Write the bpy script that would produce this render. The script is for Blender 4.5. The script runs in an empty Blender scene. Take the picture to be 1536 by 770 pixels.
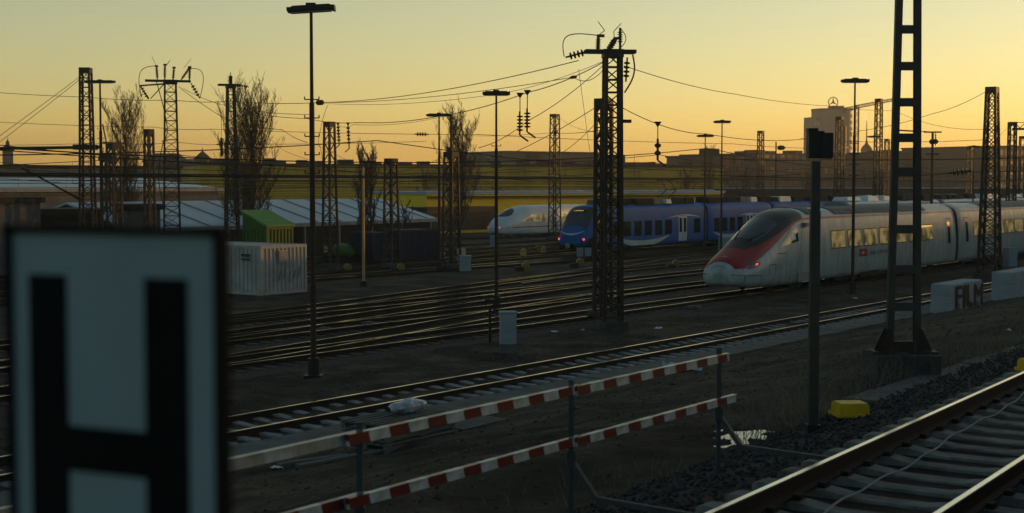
import bpy, bmesh, math, random
from mathutils import Vector, Matrix, noise
R = math.radians
SC = bpy.context.scene
COL = SC.collection

# ---------------------------------------------------------------- camera
FPX = 2100.0            # focal length in pixels of a 1536 px wide frame
EYE = 5.2               # eye height over the yard's rails
PITCH = math.atan(107.0 / FPX)
cam = bpy.data.cameras.new("camera")
cam.sensor_width = 36.0
cam.lens = 36.0 * FPX / 1536.0
cam.clip_start = 0.1
cam.clip_end = 6000
cam.dof.use_dof = True
cam.dof.focus_distance = 36.0
cam.dof.aperture_fstop = 2.7
cam_o = bpy.data.objects.new("camera", cam)
COL.objects.link(cam_o)
cam_o.location = (0, 0, EYE)
cam_o.rotation_euler = (math.pi / 2 - PITCH, 0, 0)
SC.camera = cam_o

# ---------------------------------------------------------------- light
SUN_AZ = R(60)          # clockwise from the view direction (to the right)
SUN_EL = R(3.0)
world = bpy.data.worlds.new("World")
SC.world = world
world.use_nodes = True
wn = world.node_tree
wn.nodes.clear()
w_out = wn.nodes.new("ShaderNodeOutputWorld")
w_bg = wn.nodes.new("ShaderNodeBackground")
w_sky = wn.nodes.new("ShaderNodeTexSky")
w_sky.sky_type = 'NISHITA'
w_sky.sun_disc = False
w_sky.sun_elevation = SUN_EL
w_sky.sun_rotation = SUN_AZ
w_sky.altitude = 300
w_sky.air_density = 1.0
w_sky.dust_density = 0.45
w_sky.ozone_density = 1.25
w_bg.inputs["Strength"].default_value = 0.12
w_tint = wn.nodes.new("ShaderNodeMix"); w_tint.data_type = 'RGBA'; w_tint.blend_type = 'MULTIPLY'   # the warm grade of the photograph's sky
w_tint.inputs[0].default_value = 1.0
w_tc = wn.nodes.new("ShaderNodeTexCoord")          # warm toward the dawn, cooler overhead and behind
w_dot = wn.nodes.new("ShaderNodeVectorMath"); w_dot.operation = 'DOT_PRODUCT'
w_dot.inputs[1].default_value = (math.sin(R(22)), math.cos(R(22)), 0)
wn.links.new(w_tc.outputs["Generated"], w_dot.inputs[0])
w_rmp = wn.nodes.new("ShaderNodeValToRGB")
w_rmp.color_ramp.elements[0].position = 0.05; w_rmp.color_ramp.elements[0].color = (0.66, 0.80, 0.86, 1)
w_rmp.color_ramp.elements[1].position = 0.85; w_rmp.color_ramp.elements[1].color = (1.06, 0.92, 0.74, 1)
wn.links.new(w_dot.outputs["Value"], w_rmp.inputs[0])
wn.links.new(w_rmp.outputs[0], w_tint.inputs[7])
wn.links.new(w_sky.outputs[0], w_tint.inputs[6])
wn.links.new(w_tint.outputs[2], w_bg.inputs[0])
wn.links.new(w_bg.outputs[0], w_out.inputs[0])
sun = bpy.data.lights.new("sun", 'SUN')
sun.energy = 2.0
sun.angle = R(0.5)
sun.color = (0.50, 0.25, 0.065)
sun_o = bpy.data.objects.new("sun", sun)
COL.objects.link(sun_o)
sd = Vector((math.sin(SUN_AZ) * math.cos(SUN_EL), math.cos(SUN_AZ) * math.cos(SUN_EL), math.sin(SUN_EL)))
sun_o.rotation_euler = (-sd).to_track_quat('-Z', 'Y').to_euler()
sun_o.location = (60, 60, 40)
SC.view_settings.view_transform = 'Standard'
SC.view_settings.look = 'None'
SC.view_settings.exposure = 1.38
SC.view_settings.gamma = 1.0
SC.view_settings.use_curve_mapping = False

HAZE_D = 0.00033
# ---------------------------------------------------------------- frame of the yard
D = Vector((0.593, 0.805, 0))      # along the tracks
NV = Vector((-0.805, 0.593, 0))    # across them, away from the camera
YAW = math.atan2(0.805, 0.593)
def SN(s, n, z=0.0):
    return D * s + NV * n + Vector((0, 0, z))
def ray(u, v):
    dx = (u - 768) / FPX; dy = (385 - v) / FPX
    return Vector((dx, math.cos(PITCH) + dy * math.sin(PITCH), -math.sin(PITCH) + dy * math.cos(PITCH)))
def at(u, v, Y):
    r = ray(u, v); return r * (Y / r.y) + Vector((0, 0, EYE))
def onz(u, v, z=0.0):
    r = ray(u, v); return r * ((z - EYE) / r.z) + Vector((0, 0, EYE))
def to_sn(p):
    return p.x * D.x + p.y * D.y, p.x * NV.x + p.y * NV.y
PROF = [(-60, 2.36), (5.95, 2.36), (7.1, 2.08), (9.2, 2.05), (12, 1.45), (18, 0.25), (20.2, -0.12), (22, -0.2), (52, -0.2), (112, -1.6), (4000, -1.6)]
def lerp_tab(tab, x):
    if x <= tab[0][0]: return tab[0][1]
    for (a, b), (c, d) in zip(tab, tab[1:]):
        if x <= c: return b + (d - b) * (x - a) / (c - a)
    return tab[-1][1]
def gz(n): return lerp_tab(PROF, n)
def foot(u, n=None, Y=None):
    """ground point in the image column u at cross distance n or depth Y"""
    k = (u - 768) / FPX
    if n is not None:
        s = n * (0.805 + 0.593 * k) / (0.593 - 0.805 * k)
        return SN(s, n, gz(n))
    p = Vector((k * Y, Y, 0)); p.z = gz(to_sn(p)[1]); return p
def zat(v, Y): return at(768, v, Y).z

# ---------------------------------------------------------------- materials
MATS = {}
def mat(name, col, rough=0.7, metal=0.0, var=0.25, scale=3.0, bump=0.0, bscale=40.0, col2=None, emit=None, estr=0.0, detail=6.0, coat=0.0, stretch=None, spec=0.2):
    if name in MATS: return MATS[name]
    m = bpy.data.materials.new(name); m.use_nodes = True
    nt = m.node_tree; b = nt.nodes["Principled BSDF"]
    b.inputs["Roughness"].default_value = rough
    b.inputs["Metallic"].default_value = metal
    b.inputs["Specular IOR Level"].default_value = spec
    if coat: b.inputs["Coat Weight"].default_value = coat
    c1 = tuple(col) + (1,)
    c2 = tuple(col2) + (1,) if col2 else tuple(max(0, c * (1 - var)) for c in col) + (1,)
    tc = nt.nodes.new("ShaderNodeTexCoord")
    mp = nt.nodes.new("ShaderNodeMapping")
    nt.links.new(tc.outputs["Object"], mp.inputs[0])
    if stretch: mp.inputs["Scale"].default_value = stretch
    nz = nt.nodes.new("ShaderNodeTexNoise")
    nz.inputs["Scale"].default_value = scale; nz.inputs["Detail"].default_value = detail
    nz.inputs["Roughness"].default_value = 0.65
    nt.links.new(mp.outputs[0], nz.inputs["Vector"])
    rp = nt.nodes.new("ShaderNodeValToRGB")
    rp.color_ramp.elements[0].position = 0.35; rp.color_ramp.elements[0].color = c2
    rp.color_ramp.elements[1].position = 0.65; rp.color_ramp.elements[1].color = c1
    nt.links.new(nz.outputs[0], rp.inputs[0])
    nt.links.new(rp.outputs[0], b.inputs["Base Color"])
    if bump:
        n2 = nt.nodes.new("ShaderNodeTexNoise"); n2.inputs["Scale"].default_value = bscale; n2.inputs["Detail"].default_value = 5
        nt.links.new(mp.outputs[0], n2.inputs["Vector"])
        bp = nt.nodes.new("ShaderNodeBump"); bp.inputs["Strength"].default_value = bump; bp.inputs["Distance"].default_value = 0.03
        nt.links.new(n2.outputs[0], bp.inputs["Height"]); nt.links.new(bp.outputs[0], b.inputs["Normal"])
    if emit:
        b.inputs["Emission Color"].default_value = tuple(emit) + (1,)
        b.inputs["Emission Strength"].default_value = estr
    MATS[name] = m
    return m

M_steel = mat("mast_steel", (0.028, 0.024, 0.020), 0.6, 0.0, 0.5, 2.0, col2=(0.030, 0.016, 0.010))
M_galv = mat("galvanised", (0.045, 0.044, 0.036), 0.55, 0.0, 0.4, 4.0)
M_rust = mat("rusty_pole", (0.05, 0.028, 0.018), 0.7, 0.0, 0.5, 3.0)
M_dark = mat("dark_metal", (0.018, 0.018, 0.018), 0.5, 0.0, 0.4, 5.0)
M_black = mat("black_paint", (0.006, 0.007, 0.008), 0.6, 0.0, 0.3, 5.0, spec=0.05)
M_ins = mat("insulator_brown", (0.06, 0.03, 0.02), 0.3, 0.0, 0.3, 5.0)
M_wire = mat("wire", (0.02, 0.018, 0.016), 0.7, 0.0)
M_conc = mat("concrete", (0.105, 0.102, 0.092), 0.85, 0, 0.45, 1.6, 0.3, 30)
M_conc_d = mat("old_concrete", (0.06, 0.056, 0.048), 0.9, 0, 0.5, 3, 0.5, 25)
M_sleeper = mat("sleeper_concrete", (0.24, 0.235, 0.22), 0.85, 0, 0.4, 5, 0.3, 40)
M_sleeper_n = mat("near_sleeper", (0.20, 0.19, 0.165), 0.9, 0, 0.6, 3.0, 0.5, 50, col2=(0.08, 0.07, 0.058))
M_sleeper2 = mat("yard_sleeper", (0.10, 0.082, 0.064), 0.85, 0, 0.6, 0.7)
M_railside = mat("rail_rust", (0.016, 0.010, 0.007), 0.8, 0.0, 0.4, 6)
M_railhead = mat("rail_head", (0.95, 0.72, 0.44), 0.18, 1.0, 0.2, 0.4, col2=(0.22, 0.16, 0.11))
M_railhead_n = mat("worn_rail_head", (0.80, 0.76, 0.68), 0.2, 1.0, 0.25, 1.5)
M_glass = mat("train_glass", (0.02, 0.022, 0.024), 0.06, 0.0, 0.1, 1, spec=0.6)
M_white = mat("train_white", (0.50, 0.53, 0.54), 0.35, 0, 0.18, 0.9, spec=0.4)
M_grey = mat("train_grey", (0.22, 0.22, 0.22), 0.5, 0, 0.3, 1.2)
M_roof = mat("train_roof", (0.10, 0.10, 0.10), 0.55, 0, 0.5, 1.2)
M_red = mat("train_red", (0.26, 0.012, 0.010), 0.4, 0, 0.2, 1.2, spec=0.3)
M_blue = mat("train_blue", (0.010, 0.095, 0.30), 0.5, 0, 0.2, 1.2, spec=0.15)
M_under = mat("under_frame", (0.010, 0.009, 0.008), 0.8, 0, 0.4, 2)
M_tail = mat("tail_lamp", (0.3, 0.0, 0.01), 0.3, emit=(1, 0.05, 0.06), estr=0.6)
M_cab = mat("cabinet_grey", (0.24, 0.28, 0.29), 0.6, 0, 0.2, 1.6)
M_yel = mat("yellow_plastic", (0.60, 0.36, 0.01), 0.5, 0, 0.3, 6)
M_barw = mat("barrier_post", (0.045, 0.052, 0.055), 0.6, 0.0, 0.4, 6)
M_wood = mat("old_wood", (0.12, 0.115, 0.10), 0.85, 0, 0.5, 4, 0.3, 30, stretch=(0.3, 4, 4))
M_bark = mat("bark", (0.05, 0.042, 0.034), 0.9, 0, 0.4, 4)
M_twig = mat("twigs", (0.06, 0.048, 0.036), 0.9, 0, 0.4, 4)

# ---------------------------------------------------------------- mesh collector
class MB:
    def __init__(s): s.v = []; s.f = []; s.m = []
    def add(s, vs, fs, mi=0):
        o = len(s.v); s.v += [tuple(v) for v in vs]; s.f += [tuple(i + o for i in f) for f in fs]; s.m += [mi] * len(fs)
    def box(s, c, d, rot=None, mi=0, taper=1.0):
        c = Vector(c); hx, hy, hz = d[0] / 2, d[1] / 2, d[2] / 2
        vs = []
        for z in (-1, 1):
            t = taper if z > 0 else 1
            for x, y in ((-1, -1), (1, -1), (1, 1), (-1, 1)):
                p = Vector((x * hx * t, y * hy * t, z * hz))
                if rot is not None: p = rot @ p
                vs.append(c + p)
        s.add(vs, [(3, 2, 1, 0), (4, 5, 6, 7), (0, 1, 5, 4), (1, 2, 6, 5), (2, 3, 7, 6), (3, 0, 4, 7)], mi)
    def bar(s, a, b, w, h=None, mi=0, up=(0, 0, 1)):
        a, b = Vector(a), Vector(b); h = h or w; d = b - a; L = d.length
        if L < 1e-6: return
        d.normalize(); up = Vector(up)
        if abs(d.dot(up)) > 0.98: up = Vector((1, 0, 0))
        x = d.cross(up).normalized(); z = x.cross(d)
        vs = [p + x * (i * w / 2) + z * (j * h / 2) for p in (a, b) for i, j in ((-1, -1), (1, -1), (1, 1), (-1, 1))]
        s.add(vs, [(0, 1, 2, 3), (7, 6, 5, 4), (0, 4, 5, 1), (1, 5, 6, 2), (2, 6, 7, 3), (3, 7, 4, 0)], mi)
    def tube(s, a, b, r0, r1=None, n=6, mi=0, caps=True):
        a, b = Vector(a), Vector(b); r1 = r0 if r1 is None else r1; d = (b - a)
        if d.length < 1e-6: return
        d.normalize(); u = Vector((0, 0, 1)) if abs(d.z) < 0.9 else Vector((1, 0, 0))
        x = d.cross(u).normalized(); y = d.cross(x)
        vs = []
        for p, r in ((a, r0), (b, r1)):
            for i in range(n):
                t = 2 * math.pi * i / n; vs.append(p + x * (r * math.cos(t)) + y * (r * math.sin(t)))
        fs = [(i, (i + 1) % n, n + (i + 1) % n, n + i) for i in range(n)]
        if caps: fs += [tuple(range(n))[::-1], tuple(range(n, 2 * n))]
        s.add(vs, fs, mi)
    def path(s, pts, r, n=5, mi=0):
        for a, b in zip(pts, pts[1:]): s.tube(a, b, r, r, n, mi, caps=True)
    def lathe(s, a, axis, prof, n=12, mi=0):
        """prof: (distance along the axis, radius)"""
        a = Vector(a); d = Vector(axis).normalized(); u = Vector((0, 0, 1)) if abs(d.z) < 0.9 else Vector((1, 0, 0))
        x = d.cross(u).normalized(); y = d.cross(x); vs = []; fs = []
        for t, r in prof:
            for i in range(n):
                q = 2 * math.pi * i / n; vs.append(a + d * t + x * (r * math.cos(q)) + y * (r * math.sin(q)))
        for k in range(len(prof) - 1):
            for i in range(n):
                fs.append((k * n + i, k * n + (i + 1) % n, (k + 1) * n + (i + 1) % n, (k + 1) * n + i))
        fs += [tuple(range(n))[::-1], tuple(range((len(prof) - 1) * n, len(prof) * n))]
        s.add(vs, fs, mi)
    def build(s, name, mats, parent=None, smooth=False, loc=None, rot=None):
        me = bpy.data.meshes.new(name); me.from_pydata(s.v, [], s.f)
        if not isinstance(mats, (list, tuple)): mats = [mats]
        for m in mats: me.materials.append(m)
        if len(mats) > 1: me.polygons.foreach_set("material_index", s.m)
        if smooth: me.polygons.foreach_set("use_smooth", [len(f) < 7 for f in s.f])
        me.update()
        o = bpy.data.objects.new(name, me); COL.objects.link(o)
        if parent is not None: o.parent = parent
        if loc is not None: o.location = loc
        if rot is not None: o.rotation_euler = rot
        return o

GROUPS = {"lattice_mast": "lattice masts of the yard", "yard_lamp": "tall yard lamps", "overhead_wire": "overhead wires", "relay_cabinet": "cabinets beside the tracks",
 "switch_lever": "striped switch levers", "switch_lantern": "switch lanterns", "office_block": "brown blocks on the right skyline", "old_house": "old houses on the left skyline",
 "parked_train": "parked coaches in the back rows", "paper_scrap": "litter on the bare ground", "concrete_block": "pale concrete blocks", "wooden_pallet": "wooden pallets", "plank": "planks on the dirt",
 "bare_poplar": "bare trees along the yard", "catenary": "catenaries over the tracks", "yard_shed": "sheds at the left edge", "boulder": "stones by the rails", "yellow_box": "yellow equipment boxes", "insulator_chain": "hanging insulator chains", "cable": "black cables on the ballast"}
def tag(o, label=None, cat=None, group=None, kind=None):
    if label: o["label"] = label
    if cat: o["category"] = cat
    group = group or GROUPS.get(o.name.split(".")[0])
    if group: o["group"] = group
    if kind: o["kind"] = kind
    return o
def thing(name, loc, rotz, label, cat, group=None):
    o = bpy.data.objects.new(name, None); COL.objects.link(o); o.empty_display_size = 0.3
    o.location = loc; o.rotation_euler = (0, 0, rotz)
    return tag(o, label, cat, group)
def copy_tree(o, parent=None):
    c = o.copy(); COL.objects.link(c); c.parent = parent
    for ch in list(o.children): copy_tree(ch, c)
    return c
def text_mesh(txt, size, fit_w=None):
    cu = bpy.data.curves.new("lettering", 'FONT'); cu.body = txt; cu.size = size; cu.extrude = 0.0; cu.resolution_u = 3
    o = bpy.data.objects.new("lettering", cu); COL.objects.link(o)
    dg = bpy.context.evaluated_depsgraph_get(); dg.update()
    me = bpy.data.meshes.new_from_object(o.evaluated_get(dg))
    vs = [tuple(v.co) for v in me.vertices]; fs = [tuple(p.vertices) for p in me.polygons]
    bpy.data.objects.remove(o); bpy.data.curves.remove(cu); bpy.data.meshes.remove(me)
    x0 = min(v[0] for v in vs); x1 = max(v[0] for v in vs); y0 = min(v[1] for v in vs)
    k = (fit_w / (x1 - x0)) if fit_w else 1
    return [((v[0] - x0) * k, v[1] - y0) for v in vs], fs
# ================================================================ GROUND
def ground_mat():
    m = bpy.data.materials.new("yard_ground"); m.use_nodes = True; nt = m.node_tree; b = nt.nodes["Principled BSDF"]
    tc = nt.nodes.new("ShaderNodeTexCoord")
    def noise_(sc, det=8, ro=0.6):
        n = nt.nodes.new("ShaderNodeTexNoise"); n.inputs["Scale"].default_value = sc; n.inputs["Detail"].default_value = det
        n.inputs["Roughness"].default_value = ro; nt.links.new(tc.outputs["Object"], n.inputs["Vector"]); return n
    def ramp(src, p0, c0, p1, c1):
        r = nt.nodes.new("ShaderNodeValToRGB"); r.color_ramp.elements[0].position = p0; r.color_ramp.elements[1].position = p1
        r.color_ramp.elements[0].color = c0; r.color_ramp.elements[1].color = c1; nt.links.new(src, r.inputs[0]); return r
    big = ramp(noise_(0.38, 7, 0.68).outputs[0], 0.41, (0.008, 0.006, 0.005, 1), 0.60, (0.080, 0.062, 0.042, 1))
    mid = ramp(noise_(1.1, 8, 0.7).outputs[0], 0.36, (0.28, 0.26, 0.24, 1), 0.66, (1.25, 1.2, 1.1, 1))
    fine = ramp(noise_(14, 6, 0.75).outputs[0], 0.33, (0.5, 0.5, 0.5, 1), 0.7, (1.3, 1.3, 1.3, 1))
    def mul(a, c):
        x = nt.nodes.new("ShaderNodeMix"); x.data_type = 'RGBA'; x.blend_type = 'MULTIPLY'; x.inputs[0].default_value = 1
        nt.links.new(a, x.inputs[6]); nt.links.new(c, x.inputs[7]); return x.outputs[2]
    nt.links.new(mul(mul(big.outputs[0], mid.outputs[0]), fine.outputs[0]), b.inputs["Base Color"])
    b.inputs["Roughness"].default_value = 0.95
    b.inputs["Specular IOR Level"].default_value = 0.15
    bp = nt.nodes.new("ShaderNodeBump"); bp.inputs["Strength"].default_value = 0.7; bp.inputs["Distance"].default_value = 0.06
    nt.links.new(noise_(6, 10, 0.75).outputs[0], bp.inputs["Height"]); nt.links.new(bp.outputs[0], b.inputs["Normal"])
    return m
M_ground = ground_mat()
M_ballast = mat("ballast_bed", (0.026, 0.025, 0.023), 0.95, 0, 0.5, 9, 0.8, 14, col2=(0.012, 0.011, 0.010))
M_ballast_r = mat("rusty_ballast", (0.052, 0.036, 0.024), 0.95, 0, 0.5, 6, 0.8, 10, col2=(0.013, 0.011, 0.009))
M_stone = mat("ballast_stone", (0.042, 0.042, 0.043), 0.85, 0, 0.6, 22, col2=(0.014, 0.013, 0.013), detail=1)

ns = [-1400, -500, -200, -60, -20, 0, 2, 4] + [5 + 0.25 * i for i in range(10)] + [7.5 + 0.1 * i for i in range(20)] + [9.5 + 0.25 * i for i in range(54)] + [23 + 1.0 * i for i in range(30)] + [54, 58, 64, 72, 80, 92, 104, 112, 130, 200, 400, 800, 1500]
ss = [-1500, -700, -300, -120, -50, -20, -8] + [-4 + 0.5 * i for i in range(34)] + [13 + 0.12 * i for i in range(50)] + [19 + 0.5 * i for i in range(42)] + [41 + 1.5 * i for i in range(24)] + [80, 90, 105, 130, 180, 260, 400, 700, 1200, 2000]
PUD = (15.75, 8.0); PUD_Z = 2.035
def gnoise(s, n):
    G = math.exp(-((s - PUD[0]) / 0.85) ** 2 - ((n - PUD[1]) / 0.42) ** 2)
    return gnoise0(s, n) * (1 - G) - 0.055 * G + 0.06 * G * noise.noise(Vector((s * 3.1, n * 4.0, 2)))
def gnoise0(s, n):
    if 7.5 < n < 21 and -10 < s < 80:
        w = min(1, (n - 7.5) / 2, (21 - n) / 1.5)
        p = SN(s, n)
        rut = 0.06 * (math.exp(-((n - 13.2) / 0.35) ** 2) + math.exp(-((n - 15.0) / 0.35) ** 2))
        return w * (0.12 * noise.noise(p * 0.45) + 0.06 * noise.noise(p * 1.7) - rut)
    if 22.3 < n < 29.3 and -10 < s < 80:
        w = min(1, (n - 22.3) / 0.8, (29.3 - n) / 0.8)
        p = SN(s, n); return w * (0.07 * noise.noise(p * 0.6) + 0.04 * noise.noise(p * 2.1) + 0.02)
    return 0.0
def ground_z(s, n): return gz(n) + gnoise(s, n)
g = MB()
vs = [SN(s, n, ground_z(s, n)) for n in ns for s in ss]; W = len(ss)
g.add(vs, [(j * W + i, j * W + i + 1, (j + 1) * W + i + 1, (j + 1) * W + i) for j in range(len(ns) - 1) for i in range(W - 1)])
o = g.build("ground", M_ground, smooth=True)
tag(o, "dark bare earth of the railway yard with worn tracks and dirt", kind="structure")

def on_ground(u, v):
    """point of the ground seen at pixel u, v (marching)"""
    r = ray(u, v); t = 4.0; p = None
    while t < 900:
        p = r * t + Vector((0, 0, EYE)); s, n = to_sn(p)
        if p.z <= ground_z(s, n): return p
        t *= 1.003
    return p

# ---------------------------------------------------------------- rail tracks
RAIL = [(-0.070, -0.172), (0.070, -0.172), (0.070, -0.160), (0.010, -0.140), (0.010, -0.045), (0.036, -0.035), (0.036, -0.008), (0.026, 0.0), (-0.026, 0.0), (-0.036, -0.008), (-0.036, -0.035), (-0.010, -0.045), (-0.010, -0.140), (-0.070, -0.160)]
HEADF = (7,)
def rail_sweep(pts, mb, zoff=0.0):
    n = len(RAIL); vs = []
    for i, p in enumerate(pts):
        a = pts[max(0, i - 1)]; b = pts[min(len(pts) - 1, i + 1)]
        d = (b - a); d.z = 0; d.normalize(); x = Vector((d.y, -d.x, 0))
        for (a_, b_) in RAIL: vs.append(p + x * a_ + Vector((0, 0, b_ + zoff)))
    o = len(mb.v); mb.v += [tuple(v) for v in vs]
    for i in range(len(pts) - 1):
        for k in range(n):
            k2 = (k + 1) % n
            mb.f.append((o + i * n + k, o + i * n + k2, o + (i + 1) * n + k2, o + (i + 1) * n + k))
            mb.m.append(1 if k in HEADF else 0)
def smooth_n(ctrl, s):
    if s <= ctrl[0][0]: return ctrl[0][1]
    for (a, b), (c, d) in zip(ctrl, ctrl[1:]):
        if s <= c:
            t = (s - a) / (c - a); t = t * t * (3 - 2 * t); return b + (d - b) * t
    return ctrl[-1][1]
def sleeper_mesh(mb, c, d, zt, L=2.6, w=0.26, dip=True):
    """concrete sleeper, its top sunk in the middle"""
    x = Vector((d.y, -d.x, 0))
    prof = [(-L / 2, -0.02), (-L / 2 + 0.06, 0), (-0.85, 0.0), (-0.6, 0.0), (-0.3, -0.045), (0.3, -0.045), (0.6, 0.0), (0.85, 0.0), (L / 2 - 0.06, 0), (L / 2, -0.02)] if dip else [(-L / 2, 0), (L / 2, 0)]
    vs = []
    for a, h in prof:
        for q, hh in ((-w / 2 - 0.02, -0.14), (-w / 2 + 0.02, h), (w / 2 - 0.02, h), (w / 2 + 0.02, -0.14)):
            vs.append(c + x * a + d * q + Vector((0, 0, zt + hh)))
    fs = []
    for i in range(len(prof) - 1):
        for k in range(3): fs.append((i * 4 + k, i * 4 + k + 1, i * 4 + 5 + k, i * 4 + 4 + k))
    fs += [(0, 1, 2, 3), tuple(len(vs) - 4 + k for k in (3, 2, 1, 0))]
    mb.add(vs, fs)
def track(ctrl, s0, s1, label, step=6.0, sleepers=True, bed=True, zf=None, zadd=0.0, sl_to=160):
    """rails, sleepers and ballast of one yard track; ctrl = (s, n) control points"""
    root = thing("railway_track", (0, 0, 0), 0, label, None); tag(root, kind="structure")
    N = max(2, int((s1 - s0) / step)); S = [s0 + (s1 - s0) * i / N for i in range(N + 1)]
    rz = lambda n: (gz(n) + 0.2)
    base = [SN(s, smooth_n(ctrl, s), rz(smooth_n(ctrl, s)) + zadd) for s in S]
    def side(i):
        a = base[max(0, i - 1)]; b = base[min(N, i + 1)]; d = b - a; d.z = 0; d.normalize(); return d, Vector((d.y, -d.x, 0))
    for q in (-0.7535, 0.7535):
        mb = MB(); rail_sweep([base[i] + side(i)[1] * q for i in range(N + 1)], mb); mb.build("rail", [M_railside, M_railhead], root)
    if bed:
        mb = MB(); vs = []
        for i in range(N + 1):
            d, x = side(i)
            for q, h in ((-2.2, -0.196), (-1.5, -0.185), (-0.75, -0.178), (0, -0.19), (0.75, -0.178), (1.5, -0.185), (2.2, -0.196)): vs.append(base[i] + x * q + Vector((0, 0, h - zadd)))
        mb.add(vs, [(i * 7 + k, i * 7 + k + 1, i * 7 + 8 + k, i * 7 + 7 + k) for i in range(N) for k in range(6)])
        mb.build("ballast_bed", M_ballast_r, root, smooth=True)
    if sleepers:
        mb = MB(); s = s0
        while s < min(s1, sl_to):
            n = smooth_n(ctrl, s); n2 = smooth_n(ctrl, s + 0.5)
            d = (SN(s + 0.5, n2) - SN(s, n)).normalized()
            sleeper_mesh(mb, SN(s, n), d, rz(n) - 0.172 + zadd + (0.035 if n < 30 else 0.03) + random.uniform(-0.008, 0.008), dip=(n < 30)); s += 0.63
        so = mb.build("sleepers", M_sleeper if ctrl[0][1] < 30 else M_sleeper2, root); so["kind"] = "stuff"
    return root
random.seed(3)
HEADF = (6, 7, 8)
track([(0, 22.95)], -8, 300, "single straight track on concrete sleepers nearest the bare dirt road")
HEADF = (7,)
track([(0, 31.25)], 5, 300, "track under the white and red train")
track([(0, 36.0)], 5, 300, "yard track just behind the white and red train")
track([(22, 31.25), (62, 36.0)], 22, 62, "crossover track linking two yard tracks by the tall lamp", sleepers=False, bed=False, zadd=0.004)
track([(0, 41.0)], 0, 300, "third yard track running in front of the white container")
track([(20, 36.0), (70, 41.0)], 20, 70, "crossover track in front of the white container", sleepers=False, bed=False, zadd=0.004)
track([(28, 41.0), (72, 46.0)], 28, 260, "yard track fanning out beside the white container", zadd=0.002)
track([(54, 44.0), (96, 51.5)], 60, 300, "yard track curving away behind the lattice mast", zadd=0.003)
track([(0, 57.0)], -10, 260, "yard track in front of the blue train", sl_to=0)
track([(70, 57.0), (110, 51.5)], 70, 110, "crossover track in front of the blue train", sleepers=False, bed=False, zadd=0.004)
track([(0, 62.6)], -10, 330, "track under the blue train", sl_to=0)
track([(0, 68.5)], -10, 360, "yard track behind the blue train", sl_to=0)
track([(0, 74.0)], -10, 360, "far yard track with parked coaches", sl_to=0)
track([(0, 80.0)], -10, 360, "rearmost yard track with parked coaches", sl_to=0)
track([(0, 90.0)], -10, 360, "far yard track in front of the streamlined train", sl_to=0)
track([(0, 105.0)], -10, 360, "track under the streamlined white train", sl_to=0)

# ---------------------------------------------------------------- near track on its ballast, sleepers as things of their own
DA = Vector((0.553, 0.833, 0)); NA = Vector((-0.833, 0.553, 0)); YAWA = math.atan2(0.833, 0.553)
def TA(s, n, z=0): return DA * s + NA * n + Vector((0, 0, z))
HEADF = (7,); RTOP = 2.61; NC = 4.015
root = thing("railway_track", (0, 0, 0), 0, "nearest track on concrete sleepers in the lower right corner", None); tag(root, kind="structure")
for q in (-0.7535, 0.7535):
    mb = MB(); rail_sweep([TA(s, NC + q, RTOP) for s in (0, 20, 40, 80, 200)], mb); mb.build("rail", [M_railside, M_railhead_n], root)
for i in range(62):
    s = 6.2 + 0.6 * i; mb = MB()
    sleeper_mesh(mb, TA(s, NC), DA, RTOP - 0.182 + random.uniform(-0.006, 0.006), w=0.27)
    for q in (-0.7535, 0.7535):
        for e in (-0.11, 0.11):
            c = TA(s, NC + q + e, RTOP - 0.155); mb.box(c, (0.12, 0.07, 0.05), Matrix.Rotation(YAWA, 3, 'Z'), mi=1)
    mb.build("sleeper", [M_sleeper_n, M_railside], root)
mb = MB(); vs = []
SS = [0 + 1.0 * i for i in range(60)]; QS = [1.75, 2.4, 2.7, 3.1, 3.6, 4.4, 4.9, 5.35, 5.9, 6.6]
for s in SS:
    for q in QS:
        h = 2.325 if 2.6 < q < 5.35 else (2.36 if q < 2.5 else 2.34 - max(0, q - 5.5) * 0.20)
        vs.append(TA(s, q, h + 0.03 * noise.noise(Vector((s, q * 2, 0)))))
K = len(QS)
mb.add(vs, [(i * K + k, i * K + k + 1, (i + 1) * K + k + 1, (i + 1) * K + k) for i in range(len(SS) - 1) for k in range(K - 1)])
mb.build("ballast_bed", M_ballast, root, smooth=True)

# loose ballast stones
ICO = None
def stone_shape():
    bm = bmesh.new(); bmesh.ops.create_icosphere(bm, subdivisions=1, radius=1.0)
    for v in bm.verts: v.co *= random.uniform(0.7, 1.25)
    r = ([v.co.copy() for v in bm.verts], [tuple(v.index for v in f.verts) for f in bm.faces]); bm.free(); return r
random.seed(11)
shapes = [stone_shape() for _ in range(12)]
def scatter(mb, num, fn, r0, r1):
    for _ in range(num):
        p = fn()
        if p is None: continue
        vs, fs = random.choice(shapes); r = random.uniform(r0, r1)
        M = Matrix.Rotation(random.uniform(0, 6.28), 3, 'Z') @ Matrix.Rotation(random.uniform(0, 6.28), 3, 'X')
        sc = Vector((1, random.uniform(0.7, 1), random.uniform(0.5, 0.8)))
        mb.add([p + M @ Vector((v.x * sc.x * r, v.y * sc.y * r, v.z * sc.z * r)) for v in vs], fs)
mb = MB()
def f1():
    s = 6 + 34 * random.random() ** 1.5; q = random.uniform(2.0, 6.9)
    h = 2.325 if 2.6 < q < 5.35 else (2.36 if q < 2.5 else 2.345 - max(0, q - 5.5) * 0.20)
    if abs(abs(q - NC) - 0.7535) < 0.1: h -= 0.04
    ph = ((s - 6.2) / 0.6) % 1.0
    if abs(q - NC) < 1.3 and (ph < 0.26 or ph > 0.74): return None
    return TA(s, q, h + 0.012)
scatter(mb, 15000, f1, 0.018, 0.038)
def f2():
    s = random.uniform(4, 60) ; n = random.gauss(8.0, 1.6)
    return SN(s, n, ground_z(s, n)) if n > 6.5 else None
scatter(mb, 2500, f2, 0.01, 0.03)
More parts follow.
